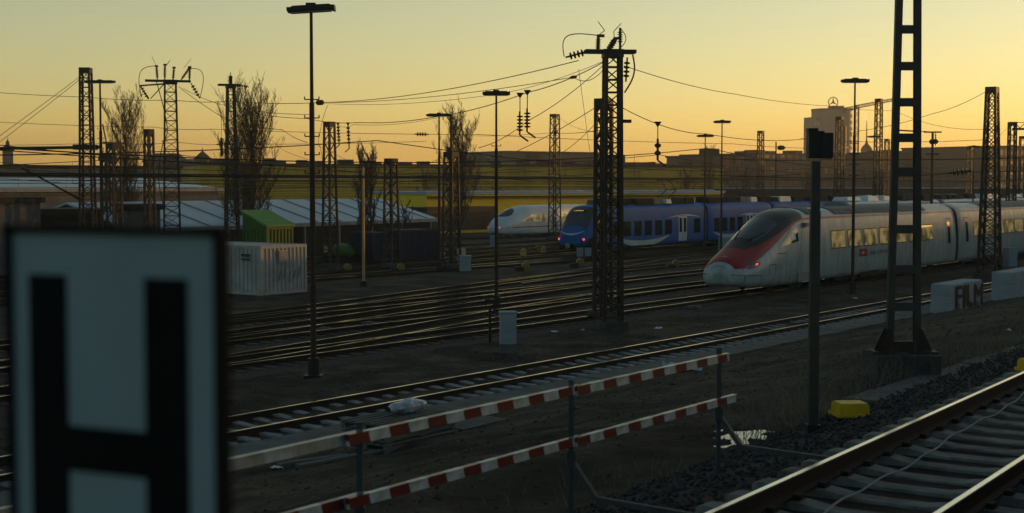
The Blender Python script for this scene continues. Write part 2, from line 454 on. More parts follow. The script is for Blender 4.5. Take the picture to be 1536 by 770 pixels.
o = mb.build("ballast_stones", M_stone); tag(o, "loose dark ballast stones round the nearest track", kind="stuff")
mb = MB()
def f3():
    s = random.uniform(6, 75); n = random.uniform(9, 30)
    if 20.3 < n < 25: n = random.choice((20.0, 25.4)) + random.gauss(0, .4)
    return SN(s, n, ground_z(s, n))
scatter(mb, 13000, f3, 0.010, 0.042)
scatter(mb, 250, f3, 0.05, 0.10)
o = mb.build("rubble", mat("rubble_stone", (0.10, 0.088, 0.07), 0.9, 0, 0.6, 18, col2=(0.02, 0.017, 0.014), detail=1)); tag(o, "small stones and rubble scattered over the dirt", kind="stuff")

# ---------------------------------------------------------------- concrete cable troughs
def slabs(name, n0, n1, s0, s1, step, label, zf, pos=SN, thick=0.09):
    mb = MB(); s = s0
    while s < s1:
        z = zf((n0 + n1) / 2) + random.uniform(-0.012, 0.012)
        a = random.uniform(-0.01, 0.01)
        c = [pos(s + 0.012, n0 + a, z), pos(s + step - 0.012, n0 + a, z), pos(s + step - 0.012, n1 + a, z + 0.01), pos(s + 0.012, n1 + a, z)]
        lo = [p - Vector((0, 0, thick)) for p in c]
        mb.add(lo + c, [(4, 5, 6, 7), (0, 1, 5, 4), (1, 2, 6, 5), (2, 3, 7, 6), (3, 0, 4, 7)]); s += step
    o = mb.build(name, M_conc); tag(o, label, kind="structure"); return o
slabs("cable_trough_path", 20.35, 21.3, -6, 200, 1.0, "pale concrete trough lids along the straight track", lambda n: gz(n) + 0.07)
slabs("cable_trough_path", 7.5, 8.05, 19, 90, 1.0, "concrete trough lids beside the nearest track", lambda n: gz(n) + 0.06)

# ---------------------------------------------------------------- platform the camera stands on
mb = MB()
c = [TA(-20, -6), TA(120, -6), TA(120, 1.7), TA(-20, 1.7)]
mb.add([p + Vector((0, 0, 2.2)) for p in c] + [p + Vector((0, 0, 3.55)) for p in c], [(4, 5, 6, 7), (0, 1, 5, 4), (1, 2, 6, 5), (2, 3, 7, 6), (3, 0, 4, 7)])
o = mb.build("platform", M_conc); tag(o, "concrete station platform beside the nearest track", kind="structure")

# ---------------------------------------------------------------- puddle
m = bpy.data.materials.new("water"); m.use_nodes = True; b = m.node_tree.nodes["Principled BSDF"]
b.inputs["Base Color"].default_value = (0.02, 0.018, 0.014, 1); b.inputs["Roughness"].default_value = 0.04
nt = m.node_tree; nz = nt.nodes.new("ShaderNodeTexNoise"); nz.inputs["Scale"].default_value = 9; bp = nt.nodes.new("ShaderNodeBump")
bp.inputs["Strength"].default_value = 0.25; bp.inputs["Distance"].default_value = 0.02; nt.links.new(nz.outputs[0], bp.inputs["Height"]); nt.links.new(bp.outputs[0], b.inputs["Normal"])
M_water = m
mb = MB(); ring = []
for i in range(40):
    q = 2 * math.pi * i / 40
    p = SN(PUD[0] + 1.1 * math.cos(q), PUD[1] + 0.52 * math.sin(q)); p.z = PUD_Z; ring.append(p)
mb.add(ring, [tuple(range(40))])
o = mb.build("puddle", M_water); tag(o, "small puddle shining beside the signal post", kind="structure")

# ---------------------------------------------------------------- off to the right: unseen blocks added to shade the foreground and trains
sb = Vector((math.sin(SUN_AZ), math.cos(SUN_AZ), 0)); sc_ = Vector((math.cos(SUN_AZ), -math.sin(SUN_AZ), 0))
t = thing("unseen_shade_block", sb * 112 + Vector((0, 0, -.2)), math.atan2(sc_.y, sc_.x), "long unseen block added at right to shade the foreground", "building")
mb = MB(); mb.box((-12, 8, 5.6), (98, 16, 11.2)); mb.build("wall", M_conc, t)
mb = MB(); mb.box((-71, 8, 3.15), (20.4, 12, 6.3)); mb.build("shade_wing", M_conc, t)  # lower wing added to keep the sun off the white train
mb = MB(); mb.box((-12, 8, 11.35), (99, 17, .3)); mb.build("roof", M_dark, t)
for k in range(14): mb = MB(); mb.box((-56 + k * 6.8, -.02, 5), (2.4, .1, 5)); mb.build("window", M_glass, t)

t = thing("far_shade_block", sb * 205 + sc_ * -118 + Vector((0, 0, -1.6)), math.atan2(sc_.y, sc_.x), "broad unseen block added far right to shade the blue train", "building")  # added for its shadow, keeps low sun off the blue train
mb = MB(); mb.box((0, 8, 6.6), (74, 16, 13.2)); mb.build("wall", M_conc, t)
mb = MB(); mb.box((0, 8, 13.35), (75, 17, .3)); mb.build("roof", M_dark, t)
for k in range(10): mb = MB(); mb.box((-31 + k * 6.8, -.02, 8), (2.4, .1, 5)); mb.build("window", M_glass, t)
# ================================================================ FAR BUILDINGS
def facade_mat(name, col, wx, wz, dark=0.5):
    """rows of windows drawn as a darker brick pattern on a far, plain wall"""
    m = bpy.data.materials.new(name); m.use_nodes = True; nt = m.node_tree; b = nt.nodes["Principled BSDF"]
    tc = nt.nodes.new("ShaderNodeTexCoord"); sp = nt.nodes.new("ShaderNodeSeparateXYZ"); nt.links.new(tc.outputs["Object"], sp.inputs[0])
    ad = nt.nodes.new("ShaderNodeMath"); ad.operation = 'ADD'; nt.links.new(sp.outputs[0], ad.inputs[0]); nt.links.new(sp.outputs[1], ad.inputs[1])
    def band(src, per, duty):
        d = nt.nodes.new("ShaderNodeMath"); d.operation = 'DIVIDE'; d.inputs[1].default_value = per; nt.links.new(src, d.inputs[0])
        f = nt.nodes.new("ShaderNodeMath"); f.operation = 'FRACT'; nt.links.new(d.outputs[0], f.inputs[0])
        l = nt.nodes.new("ShaderNodeMath"); l.operation = 'LESS_THAN'; l.inputs[1].default_value = duty; nt.links.new(f.outputs[0], l.inputs[0]); return l.outputs[0]
    mu = nt.nodes.new("ShaderNodeMath"); mu.operation = 'MULTIPLY'; nt.links.new(band(ad.outputs[0], wx, 0.55), mu.inputs[0]); nt.links.new(band(sp.outputs[2], wz, 0.5), mu.inputs[1])
    nz = nt.nodes.new("ShaderNodeTexNoise"); nz.inputs["Scale"].default_value = 0.08; nz.inputs["Detail"].default_value = 6; nt.links.new(tc.outputs["Object"], nz.inputs["Vector"])
    rp = nt.nodes.new("ShaderNodeValToRGB"); rp.color_ramp.elements[0].position = 0.35; rp.color_ramp.elements[1].position = 0.65
    rp.color_ramp.elements[0].color = tuple(c * 0.7 for c in col) + (1,); rp.color_ramp.elements[1].color = tuple(col) + (1,); nt.links.new(nz.outputs[0], rp.inputs[0])
    mx = nt.nodes.new("ShaderNodeMix"); mx.data_type = 'RGBA'; nt.links.new(mu.outputs[0], mx.inputs[0]); nt.links.new(rp.outputs[0], mx.inputs[6])
    mx.inputs[7].default_value = tuple(c * dark for c in col) + (1,)
    nt.links.new(mx.outputs[2], b.inputs["Base Color"]); b.inputs["Roughness"].default_value = 0.8
    rr = nt.nodes.new("ShaderNodeMapRange"); rr.inputs[3].default_value = 0.85; rr.inputs[4].default_value = 0.5
    nt.links.new(mu.outputs[0], rr.inputs[0]); nt.links.new(rr.outputs[0], b.inputs["Roughness"])
    return m
M_brown = facade_mat("brown_facade", (0.075, 0.050, 0.034), 3.2, 3.3, 0.45)
M_brown2 = facade_mat("grey_facade", (0.07, 0.058, 0.046), 2.6, 3.1, 0.5)
M_tower = facade_mat("tower_facade", (0.15, 0.145, 0.13), 1000.0, 3.6, 0.6)
M_yhall = mat("yellow_cladding", (0.50, 0.30, 0.025), 0.6, 0, 0.45, 0.12)
M_yhall2 = mat("yellow_cladding_worn", (0.78, 0.50, 0.012), 0.6, 0, 0.2, 0.2)
M_roofmetal = mat("pale_roof_sheet", (0.27, 0.36, 0.42), 0.4, 0.0, 0.2, 0.3, spec=0.5)
M_roofdark = mat("dark_roof", (0.03, 0.027, 0.024), 0.8, 0, 0.4, 0.5)
M_wallpale = mat("stained_pale_wall", (0.13, 0.125, 0.12), 0.85, 0, 0.5, 0.4)
M_walldark = mat("dark_wall", (0.012, 0.011, 0.010), 0.85, 0, 0.4, 0.5)
M_tile = mat("old_tiles", (0.05, 0.028, 0.02), 0.8, 0, 0.4, 0.8)
M_stonewall = mat("plaster", (0.10, 0.085, 0.07), 0.85, 0, 0.3, 0.5)
M_win = mat("building_glass", (0.03, 0.035, 0.04), 0.08, 0, 0.2, 1)
M_door = mat("dock_door", (0.45, 0.45, 0.43), 0.6, 0, 0.2, 1)
M_bcont = mat("blue_container", (0.009, 0.014, 0.042), 0.6, 0, 0.35, 1.2)

def local_frame(p, q):
    """yaw of the line p -> q and its length"""
    d = q - p; return math.atan2(d.y, d.x), math.hypot(d.x, d.y)

def block(name, u0, u1, vtop, Y0, Y1, depth, label, m, zb=-1.7, roof=M_roofdark, cat="building", parts=None):
    """a flat-roofed building whose front runs from column u0 at depth Y0 to u1 at depth Y1"""
    p, q = at(u0, 278, Y0), at(u1, 278, Y1); p.z = q.z = 0
    yaw, L = local_frame(p, q); H = zat(vtop, (Y0 + Y1) / 2) - zb
    t = thing(name, (p.x, p.y, zb), yaw, label, cat)
    mb = MB(); mb.box((L / 2, depth / 2, H / 2), (L, depth, H)); mb.build("wall", m, t)
    mb = MB(); mb.box((L / 2, depth / 2, H + 0.2), (L + 0.5, depth + 0.5, 0.4)); mb.build("roof", roof, t)
    return t, L, H

# long yellow halls
t, L, H = block("yellow_hall", 300, 1085, 250, 262, 300, 40, "long yellow freight hall stretching behind the blue train", M_yhall)
mb = MB()
for k in range(4): mb.box((L / 2, -0.12, 1.6 + k * 1.75), (L, 0.2, 0.12))
mb.build("cladding_rib", M_yhall2, t)
mb = MB(); mb.box((L / 2, -0.3, 1.9), (L, 0.5, 0.9)); mb.build("canopy", M_roofdark, t)
random.seed(5)
for k in range(26):
    x = 6 + k * L / 27
    mb = MB(); mb.box((x, 6 + random.uniform(0, 20), H + 0.9), (random.uniform(1.5, 3), 2.5, random.uniform(0.5, 1.2))); mb.build("roof_vent", M_roofdark, t)
t, L, H = block("yellow_hall_annex", 640, 1085, 290.5, 196, 232, 18, "low yellow annex with a row of pale dock doors", M_yhall2, roof=M_roofmetal)
for k in range(26):
    x = 2.5 + k * (L - 5) / 25
    mb = MB(); mb.box((x, -0.05, 1.9), (0.95, 0.12, 1.5)); f = mb.build("dock_door", M_door, t)
    mb = MB(); mb.box((x, -0.13, 1.9), (0.6, 0.06, 0.9)); mb.build("window", M_win, f)
mb = MB(); mb.box((L / 2, -0.5, H - 0.35), (L, 0.9, 0.14)); mb.build("canopy", M_roofdark, t)
for k in range(22):
    mb = MB(); x = 2 + k * L / 22.5 + random.uniform(-1, 1); mb.box((x, 1.6, H + 0.48), (random.uniform(1.0, 3.2), 1.6, 0.18)); mb.build("glint_strip", M_roofmetal, t)  # pale strips put in to read as glints along the annex roof

# flat dark building with an open storey, on the skyline
t, L, H = block("flat_roof_building", 757, 905, 241, 430, 450, 30, "low dark building with an open gap under its flat roof", M_brown2)
mb = MB(); mb.box((L / 2, 15, H + 2.55), (L + 1, 31, 0.5)); mb.build("upper_roof", M_roofdark, t)
for (a, b) in ((0, 0.21), (0.355, 1.0)):
    mb = MB(); mb.box((L * (a + b) / 2, 15, H + 1.35), (L * (b - a), 29, 1.9)); mb.build("upper_storey", M_brown2, t)
mb = MB(); mb.box((L * 0.335, 1, H + 1.35), (0.8, 0.8, 1.9)); mb.build("column", M_roofdark, t)
t, L, H = block("ribbed_hall", 905, 1012, 247, 380, 400, 25, "low hall with a pale ribbed front on the skyline", M_brown2)
for k in range(24):
    mb = MB(); mb.box((0.5 + k * (L - 1) / 23, -0.2, H * 0.5), (0.22, 0.3, H)); mb.build("rib", M_wallpale, t)
for x, w, h in ((L * .25, 3, 1.2), (L * .45, 5, 1.7), (L * .5, 2, 2.8), (L * .75, 6, .8)):
    mb = MB(); mb.box((x, 9, H + h / 2), (w, 5, h)); mb.build("roof_unit", M_roofdark, t)

# brown blocks under the tower
specs = [
 ("office_block", 1082, 1116, 235, 330, 334, 20, "small brown block left of the slim far mast", M_brown),
 ("office_block", 1112, 1140, 242, 350, 352, 20, "lowest brown block with a flat roof beside the far mast", M_brown2),
 ("office_block", 1136, 1262, 233.5, 360, 385, 26, "long brown block with a few pale windows under the round tower", M_brown),
 ("office_block", 1258, 1330, 239, 400, 410, 26, "brown block under the slim spire", M_brown2),
 ("office_block", 1322, 1424, 232, 410, 440, 30, "wide hazy block seen through the ladder mast", M_brown2),
 ("office_block", 1420, 1488, 235, 430, 450, 30, "hazy block behind the twin-armed lamp", M_brown),
 ("office_block", 1484, 1620, 223, 400, 430, 30, "tallest brown block at the right edge of the skyline", M_brown2),
]
random.seed(8)
for a in specs:
    t, L, H = block(*a)
    for k in range(4):
        mb = MB(); h = random.uniform(0.5, 1.6); mb.box((random.uniform(3, L - 3), 8, H + 0.4 + h / 2), (random.uniform(1, 4), 4, h)); mb.build("roof_unit", M_roofdark, t)
    for k in range(int(L / 4)):
        for r in range(3):
            if random.random() < 0.55:
                mb = MB(); mb.box((2 + k * 4 + random.uniform(-.4, .4), -0.04, H * (0.38 + 0.18 * r)), (1.0, 0.1, 1.5)); mb.build("window", M_win, t)
t, L, H = block("loading_shed", 1085, 1640, 286.5, 236, 260, 20, "long dark loading shed behind the parked coaches", mat("shed_wall", (0.06, 0.04, 0.03), .8, 0, .4, .3), roof=M_roofdark)
random.seed(14)
for k in range(40):
    mb = MB(); x = 1 + k * L / 40.5; mb.box((x, 1.6, H + 0.48), (random.uniform(0.6, 2.4), 1.8, 0.16)); mb.build("glint_strip", M_roofmetal, t)  # row of pale strips standing in for glints on the shed roof

# round-ended tower with a star emblem
p = at(1243, 278, 800); zb = -1.6
t = thing("round_tower", (p.x, p.y, zb), 0.25, "pale high-rise tower with rounded corners and a ringed star on its roof", "tower")
def rounded(mb, cx, cy, lx, ly, r, z0, z1, n=8, mi=0):
    ring = []
    for (sx, sy, a0) in ((1, 1, 0), (-1, 1, 90), (-1, -1, 180), (1, -1, 270)):
        for k in range(n + 1):
            a = R(a0 + 90 * k / n); ring.append((cx + sx * (lx / 2 - r) + r * math.cos(a), cy + sy * (ly / 2 - r) + r * math.sin(a)))
    N = len(ring); mb.add([(x, y, z0) for x, y in ring] + [(x, y, z1) for x, y in ring], [(i, (i + 1) % N, N + (i + 1) % N, N + i) for i in range(N)] + [tuple(range(N))[::-1], tuple(range(N, 2 * N))], mi)
zt = zat(166, 800) - zb
mb = MB(); rounded(mb, 1.5, 0, 22, 18, 7, 0, zt); mb.build("wall", M_tower, t, smooth=False)
mb = MB(); rounded(mb, -8.6, 2, 8, 14, 3, 0, zt - 4.0); mb.build("side_wing", M_tower, t)
mb = MB(); rounded(mb, 1.5, 0, 22.4, 18.4, 7, zt + 0.02, zt + 0.8); mb.build("roof", M_roofdark, t)
mb = MB(); mb.box((4, 0, zt + 1.7), (7, 6, 1.8)); mb.build("roof_house", M_roofdark, t)
mb = MB()
for k in range(5): mb.box((-11 + k * 1.05, -5.07, zt - 7.5), (0.55, 0.1, 2.6))
mb.build("window", mat("painted_glint_glass", (0.5, 0.5, 0.48), 0.1), t)  # pale pane colour stands in for reflected glints
# emblem: three-pointed star in a ring on a short stand
e = MB(); c = Vector((2.2, 0, zt + 4.1 + 0.6)); Rr = 2.9
for k in range(36):
    a, b = 2 * math.pi * k / 36, 2 * math.pi * (k + 1) / 36
    e.bar(c + Vector((math.cos(a), 0, math.sin(a))) * Rr, c + Vector((math.cos(b), 0, math.sin(b))) * Rr, 0.42, 0.42)
for k in range(3):
    a = R(90 + 120 * k); tip = c + Vector((math.cos(a), 0, math.sin(a))) * Rr; sd_ = Vector((-math.sin(a), 0, math.cos(a))) * 0.5
    e.add([c + sd_ + Vector((0, -.2, 0)), c - sd_ + Vector((0, -.2, 0)), tip + Vector((0, -.2, 0)), c + sd_ + Vector((0, .2, 0)), c - sd_ + Vector((0, .2, 0)), tip + Vector((0, .2, 0))], [(0, 1, 2), (5, 4, 3), (0, 2, 5, 3), (1, 4, 5, 2)])
e.bar((2.2, 0, zt + 0.8), (2.2, 0, zt + 1.9), 0.8, 0.8)
e.build("star_emblem", M_dark, t)
# tower crane
p = at(1284, 278, 760)
t = thing("tower_crane", (p.x, p.y, -1.6), 0, "tower crane with its jib reaching right behind the ladder mast", "crane")
def lattice_run(mb, a, b, w0, w1, nseg, leg=0.12, br=0.07, cross=True, sides=(0, 1, 2, 3)):
    """four legs and bracing between a (width w0) and b (width w1)"""
    a, b = Vector(a), Vector(b); d = (b - a).normalized(); u = Vector((0, 0, 1)) if abs(d.z) < 0.8 else Vector((0, 1, 0))
    x = d.cross(u).normalized(); y = x.cross(d).normalized()
    C = lambda t, i: a.lerp(b, t) + (x * ((-1, 1, 1, -1)[i]) + y * ((-1, -1, 1, 1)[i])) * ((w0 + (w1 - w0) * t) / 2)
    for i in range(4): mb.bar(C(0, i), C(1, i), leg, leg, up=y)
    for k in range(nseg):
        t0, t1 = k / nseg, (k + 1) / nseg
        for i in sides:
            j = (i + 1) % 4
            if cross: mb.bar(C(t0, i), C(t1, j), br, br * .5); mb.bar(C(t0, j), C(t1, i), br, br * .5)
            elif (k + i) % 2: mb.bar(C(t0, i), C(t1, j), br, br * .5)
            else: mb.bar(C(t0, j), C(t1, i), br, br * .5)
            mb.bar(C(t1, i), C(t1, j), br, br * .5)
zc = zat(161, 760) + 1.6
mb = MB(); lattice_run(mb, (0, 0, 0), (0, 0, zc), 1.8, 1.8, 26, 0.4, 0.26, False); mb.build("mast", M_steel, t)
mb = MB(); lattice_run(mb, (-1, 0, zc), (20.5, -3, zc + 4.2), 1.6, 1.2, 18, 0.42, 0.28, False); mb.build("jib", M_steel, t)
mb = MB(); lattice_run(mb, (1, 0, zc), (-7.5, 0.5, zc - 1.2), 1.6, 1.4, 7, 0.42, 0.28, False); mb.box((-7, .5, zc - 2), (1.6, 1.5, 2.4)); mb.build("counter_jib", M_steel, t)
# slim spire
p = at(1299, 278, 700)
t = thing("church_spire", (p.x, p.y, -1.6), 0, "slim far church spire with a needle top left of the ladder mast", "church tower")
z1 = zat(224, 700) + 1.6; z2 = zat(181, 700) + 1.6
mb = MB(); mb.box((0, 0, z1 / 2), (4.6, 4.6, z1)); mb.build("tower_body", M_stonewall, t)
mb = MB(); mb.lathe((0, 0, z1), (0, 0, 1), [(0, 2.9), (1.4, 2.0), (2.6, .8), (4.5, .35), (z2 - z1, 0.14)], 8); mb.build("spire_roof", M_roofdark, t)
mb = MB(); mb.box((0, 0, z1 - 3), (8, 3, 0.6)); mb.build("ledge", M_stonewall, t)
# clock tower at the far left
p = at(12.5, 278, 430)
t = thing("clock_tower", (p.x, p.y, -1.6), 0.5, "clock tower with a pointed roof at the far left skyline", "clock tower")
z1 = zat(226, 430) + 1.6
mb = MB(); mb.box((0, 0, z1 / 2), (2.7, 2.7, z1)); mb.build("tower_body", M_stonewall, t)
mb = MB(); mb.box((0, 0, z1 + .1), (3.4, 3.4, 0.3)); mb.lathe((0, 0, z1 + .2), (0, 0, 1), [(0, 2.0), (0.8, 1.5), (1.3, 0.7), (1.9, 0.55), (2.3, 0.6), (3.1, 0.1), (4.0, 0.04)], 8); mb.build("roof", M_roofdark, t)
mb = MB(); mb.lathe((1.36, 0, z1 - 2.0), (1, 0, 0), [(0, 0.9), (0.08, 0.9)], 20); mb.build("clock_face", M_wallpale, t)
mb = MB(); mb.lathe((0, -1.36, z1 - 2.0), (0, -1, 0), [(0, 0.9), (0.08, 0.9)], 20); mb.build("clock_face", M_wallpale, t)

def house(name, u0, u1, vw, vr, Y, depth, label, wall=M_stonewall, roof=M_tile, hip=0.0, chim=()):
    p, q = at(u0, 278, Y), at(u1, 278, Y); L = q.x - p.x; zb = -1.6; h = zat(vw, Y) - zb; hr = zat(vr, Y) - zb
    t = thing(name, (p.x, p.y, zb), 0, label, "house")
    mb = MB(); mb.box((L / 2, depth / 2, h / 2), (L, depth, h)); mb.build("wall", wall, t)
    mb = MB(); e = 0.4
    vs = [(-e, -e, h), (L + e, -e, h), (L + e, depth + e, h), (-e, depth + e, h), (L * hip, depth / 2, hr), (L * (1 - hip), depth / 2, hr)]
    mb.add(vs, [(3, 2, 1, 0), (0, 1, 5, 4), (1, 2, 5), (2, 3, 4, 5), (3, 0, 4)]); rf = mb.build("roof", roof, t)
    for x, w, hh in chim:
        mb = MB(); mb.box((L * x, depth * .4, (hr + hh) / 2 + h / 2 - hr / 2 + hh / 2), (w, w, hr - h + hh)); mb.build("chimney", wall, rf)
    return t, L, h, hr
house("old_house", 215, 262, 243, 229, 300, 14, "old house with a chimney on the ridge at left skyline", chim=((0.3, 1.0, 1.6),), hip=0.1)
house("old_house", 256, 286, 246, 238, 290, 10, "smaller tiled house beside the lattice mast with the crossarm", hip=0.2)
t, L, h, hr = house("turret_house", 284, 318, 252, 238, 280, 9, "house with a pyramid roofed turret on the skyline", hip=0.25)
zt = zat(240, 280) + 1.6
mb = MB(); mb.box((L * .45, 3, zt / 2), (2.6, 2.6, zt)); mb.build("turret", M_stonewall, t)
mb = MB(); mb.lathe((L * .45, 3, zt), (0, 0, 1), [(0, 2.2), (1.8, 0.15), (2.4, 0.05)], 4); mb.build("turret_roof", M_tile, t)
house("old_house", 330, 352, 252, 247, 300, 8, "lowest little house left of the poplar on the skyline", hip=.2)
house("row_house", 455, 468, 246, 241, 330, 8, "tiny house directly behind the nearest tall lamp post", hip=.1)

# warehouse at left with pale roof, light tent hall
def gable_hall(name, pe, qe, zeave, zridge, half, zb, label, wall, roof, cat, ribs=0, fascia=True):
    """eave line pe -> qe toward the camera, the ridge half metres behind it"""
    yaw, L = local_frame(pe, qe)
    t = thing(name, (pe.x, pe.y, zb), yaw, label, cat); he = zeave - zb; hr = zridge - zb
    mb = MB(); mb.box((L / 2, half, he / 2 - .05), (L - 0.6, 2 * half - 0.6, he - .1)); mb.build("wall", wall, t)
    mb = MB(); th = 0.14
    for y0, y1 in ((0, half), (2 * half, half)):
        a = [(0, y0, he), (L, y0, he), (L, y1, hr), (0, y1, hr)]
        mb.add([(x, y, z - th) for x, y, z in a] + a, [(3, 2, 1, 0), (4, 5, 6, 7), (0, 1, 5, 4), (1, 2, 6, 5), (2, 3, 7, 6), (3, 0, 4, 7)])
    rf = mb.build("roof", roof, t)
    mb = MB(); mb.add([(0.2, 0.4, he - .2), (0.2, 2 * half - .4, he - .2), (0.2, half, hr - .16)], [(0, 1, 2)]); mb.add([(L - .2, 0.4, he - .2), (L - .2, 2 * half - .4, he - .2), (L - .2, half, hr - .16)], [(2, 1, 0)]); mb.build("gable", wall, t)
    for k in range(ribs):
        x = L * (k + .5) / ribs; mb = MB(); mb.bar((x, -0.02, he + 0.03), (x, half, hr + 0.03), 0.16, 0.07); mb.build("roof_seam", M_grey, rf)
    if fascia: mb = MB(); mb.box((L / 2, -0.1, he - 0.2), (L, 0.08, 0.3)); mb.build("fascia", M_grey, t)
    return t, L, he
pe = at(195, 340, 106); qe = at(655, 329, 141); z_e = 1.9
pe.z = qe.z = 0
t, L, he = gable_hall("tent_hall", pe, qe, 1.9, 3.85, 7.0, -0.9, "long hall with a pale blue seamed roof behind the white container", M_walldark, M_roofmetal, "hall", ribs=12)
for k in range(9):
    mb = MB(); x = 1 + k * (L - 2) / 8; mb.box((x, .05, he / 2), (0.16, 0.16, he)); mb.build("column", M_grey, t)
pe = at(-60, 283, 126); qe = at(335, 279, 150); pe.z = qe.z = 0
t, L, he = gable_hall("warehouse", pe, qe, zat(282.5, 138), zat(267, 150), 14.0, -1.2, "grey warehouse with a pale low roof behind the left masts", M_wallpale, M_roofmetal, "warehouse", ribs=0)
for x, w, h in ((8, 5, 3.2), (17, 4, 3.2)):
    mb = MB(); mb.box((x, 0.2, h / 2), (w, 0.3, h)); mb.build("gate", M_walldark, t)
mb = MB(); mb.box((L * .55, -0.9, 3.4), (L * .5, 2.4, 0.18)); mb.build("canopy", M_roofdark, t)
block("grey_hall", -60, 272, 252, 205, 225, 30, "long low grey hall under the left skyline", M_wallpale, roof=M_roofdark)
block("yard_shed", -40, 60, 305, 92, 96, 8, "low grey shed at the far left edge", M_wallpale)
block("yard_shed", 58, 150, 322, 98, 100, 6, "dark open shed behind the tall left mast", M_walldark)
block("small_hut", 190, 240, 315, 99, 100, 4, "small flat-roofed hut in front of the pale blue roof", M_wallpale)
block("freight_wagon", 640, 742, 315, 175, 185, 3, "dark brown boxes of a freight wagon left of the streamlined train", mat("wagon_brown", (0.10, 0.06, 0.03), .8, 0, .4, .5), cat="wagon", zb=-0.6)

# ---------------------------------------------------------------- bare trees
def tree(name, u, Y, vtop, width, label, seed, group="bare trees along the yard", n_main=40):
    random.seed(seed)
    p = foot(u, Y=Y); H = (zat(vtop, Y) - p.z) * 0.87
    t = thing(name, p, random.uniform(0, 6), label, "tree", None)
    tr = MB(); cr = MB(); n = 12
    cl = [Vector((0.02 * H * noise.noise(Vector((seed, i * .4, 0))), 0.02 * H * noise.noise(Vector((seed + 9, i * .4, 0))), H * i / n)) for i in range(n + 1)]
    rad = lambda f: 0.012 * H * (1 - f) ** 0.8 + 0.012
    for i in range(n): tr.tube(cl[i], cl[i + 1], rad(i / n), rad((i + 1) / n), 6, caps=False)
    def branch(p0, d, L, r, lv):
        k = 3 if lv < 2 else 2; q = p0
        for i in range(k):
            d = (d + Vector((random.gauss(0, .13), random.gauss(0, .13), 0.12 if lv else 0.22))).normalized()
            e = q + d * (L / k); r1 = r * (1 - 0.28); cr.tube(q, e, r, r1, 4 if lv < 1 else 3, caps=False)
            if lv < 3:
                for _ in range(2 if lv < 2 else random.choice((2, 3))):
                    a = random.uniform(0, 6.28); sp = Vector((math.cos(a), math.sin(a), random.uniform(0.5, 1.4)))
                    branch(q.lerp(e, random.random()), (d * 0.9 + sp * 0.55).normalized(), L * random.uniform(0.35, 0.55), max(r1 * 0.55, 0.0115), lv + 1)
            q = e; r = r1
    for i in range(n_main):
        f = 0.12 + 0.8 * (i + random.random()) / n_main
        a = i * 2.4 + random.uniform(-.4, .4); q = cl[int(f * n)].lerp(cl[min(n, int(f * n) + 1)], f * n - int(f * n))
        sh = math.sin(math.pi * min(1, (1.05 - f) * 0.95)) ** 0.6
        L = width * 0.95 * (0.45 + 0.75 * sh)
        up = 1.5 + random.uniform(-.2, 0.6)
        branch(q, Vector((math.cos(a), math.sin(a), up)).normalized(), L, rad(f) * 0.34 + .008, 0)
    tr.build("trunk", M_bark, t); cr.build("crown", M_twig, t)
    return t
tree("bare_poplar", 190, 118, 138, 3.0, "slender bare tree between the two left masts", 1)
tree("bare_poplar", 380, 112, 142, 3.6, "tallest bare poplar with upright twigs beside the second crossarm mast", 2, n_main=50)
tree("bare_poplar", 352, 120, 190, 2.4, "low bare shrubby tree hidden behind the crossarm mast", 3, n_main=28)
tree("bare_poplar", 543, 118, 209, 1.6, "left of the twin small bare trees before the blue roof", 4, n_main=28)
tree("bare_poplar", 556, 120, 207, 1.5, "right of the twin small bare trees before the blue roof", 5, n_main=28)
tree("bare_poplar", 688, 126, 163, 2.9, "bare tree behind the pair of lamp and lattice mast at centre", 6)
tree("bare_poplar", 1064, 260, 212, 2.6, "far bare tree between two distant lamps", 7, n_main=24)
tree("bare_poplar", 1100, 300, 228, 2.6, "small far bare tree above the brown block", 8, n_main=18)
for k, (u_, Y_, v_, lab_) in enumerate(((640, 225, 262, "low far tree before the left part of the yellow hall"), (712, 232, 255, "far bare tree before the yellow hall right of the centre masts"), (1030, 240, 262, "far bare tree before the yellow hall above the blue train"), (1118, 236, 252, "far bare tree in front of the lowest brown block"), (1215, 238, 262, "far bare tree below the round tower"))):
    tree("bare_poplar", u_, Y_, v_, 2.6, lab_, 20 + k, n_main=16)
tree("bare_bush", 607, 112, 303, 1.0, "small bare bush before the end of the blue roof", 9, n_main=10)
# ================================================================ TRAINS
P_BODY = [(0, 0, 1), (.1, .30, .995), (.2, .60, .978), (.3, .82, .935), (.38, .92, .875), (.5, .965, .75), (.62, .99, .60), (.75, 1, .42), (.9, 1, .16), (1, .97, 0)]
P_TILT = [(0, 0, 1), (.1, .28, .995), (.2, .55, .97), (.3, .74, .925), (.38, .83, .865), (.5, .90, .75), (.62, .96, .60), (.75, 1, .40), (.9, .985, .14), (1, .93, 0)]
P_NOSE = [(0, 0, 1), (.1, .22, .985), (.2, .43, .94), (.3, .62, .86), (.38, .76, .775), (.5, .90, .62), (.62, .975, .48), (.75, 1, .36), (.9, .96, .12), (1, .80, 0)]
def tab3(tab, w):
    for a, b in zip(tab, tab[1:]):
        if w <= b[0]:
            t = (w - a[0]) / (b[0] - a[0]); return a[1] + (b[1] - a[1]) * t, a[2] + (b[2] - a[2]) * t
    return tab[-1][1:]
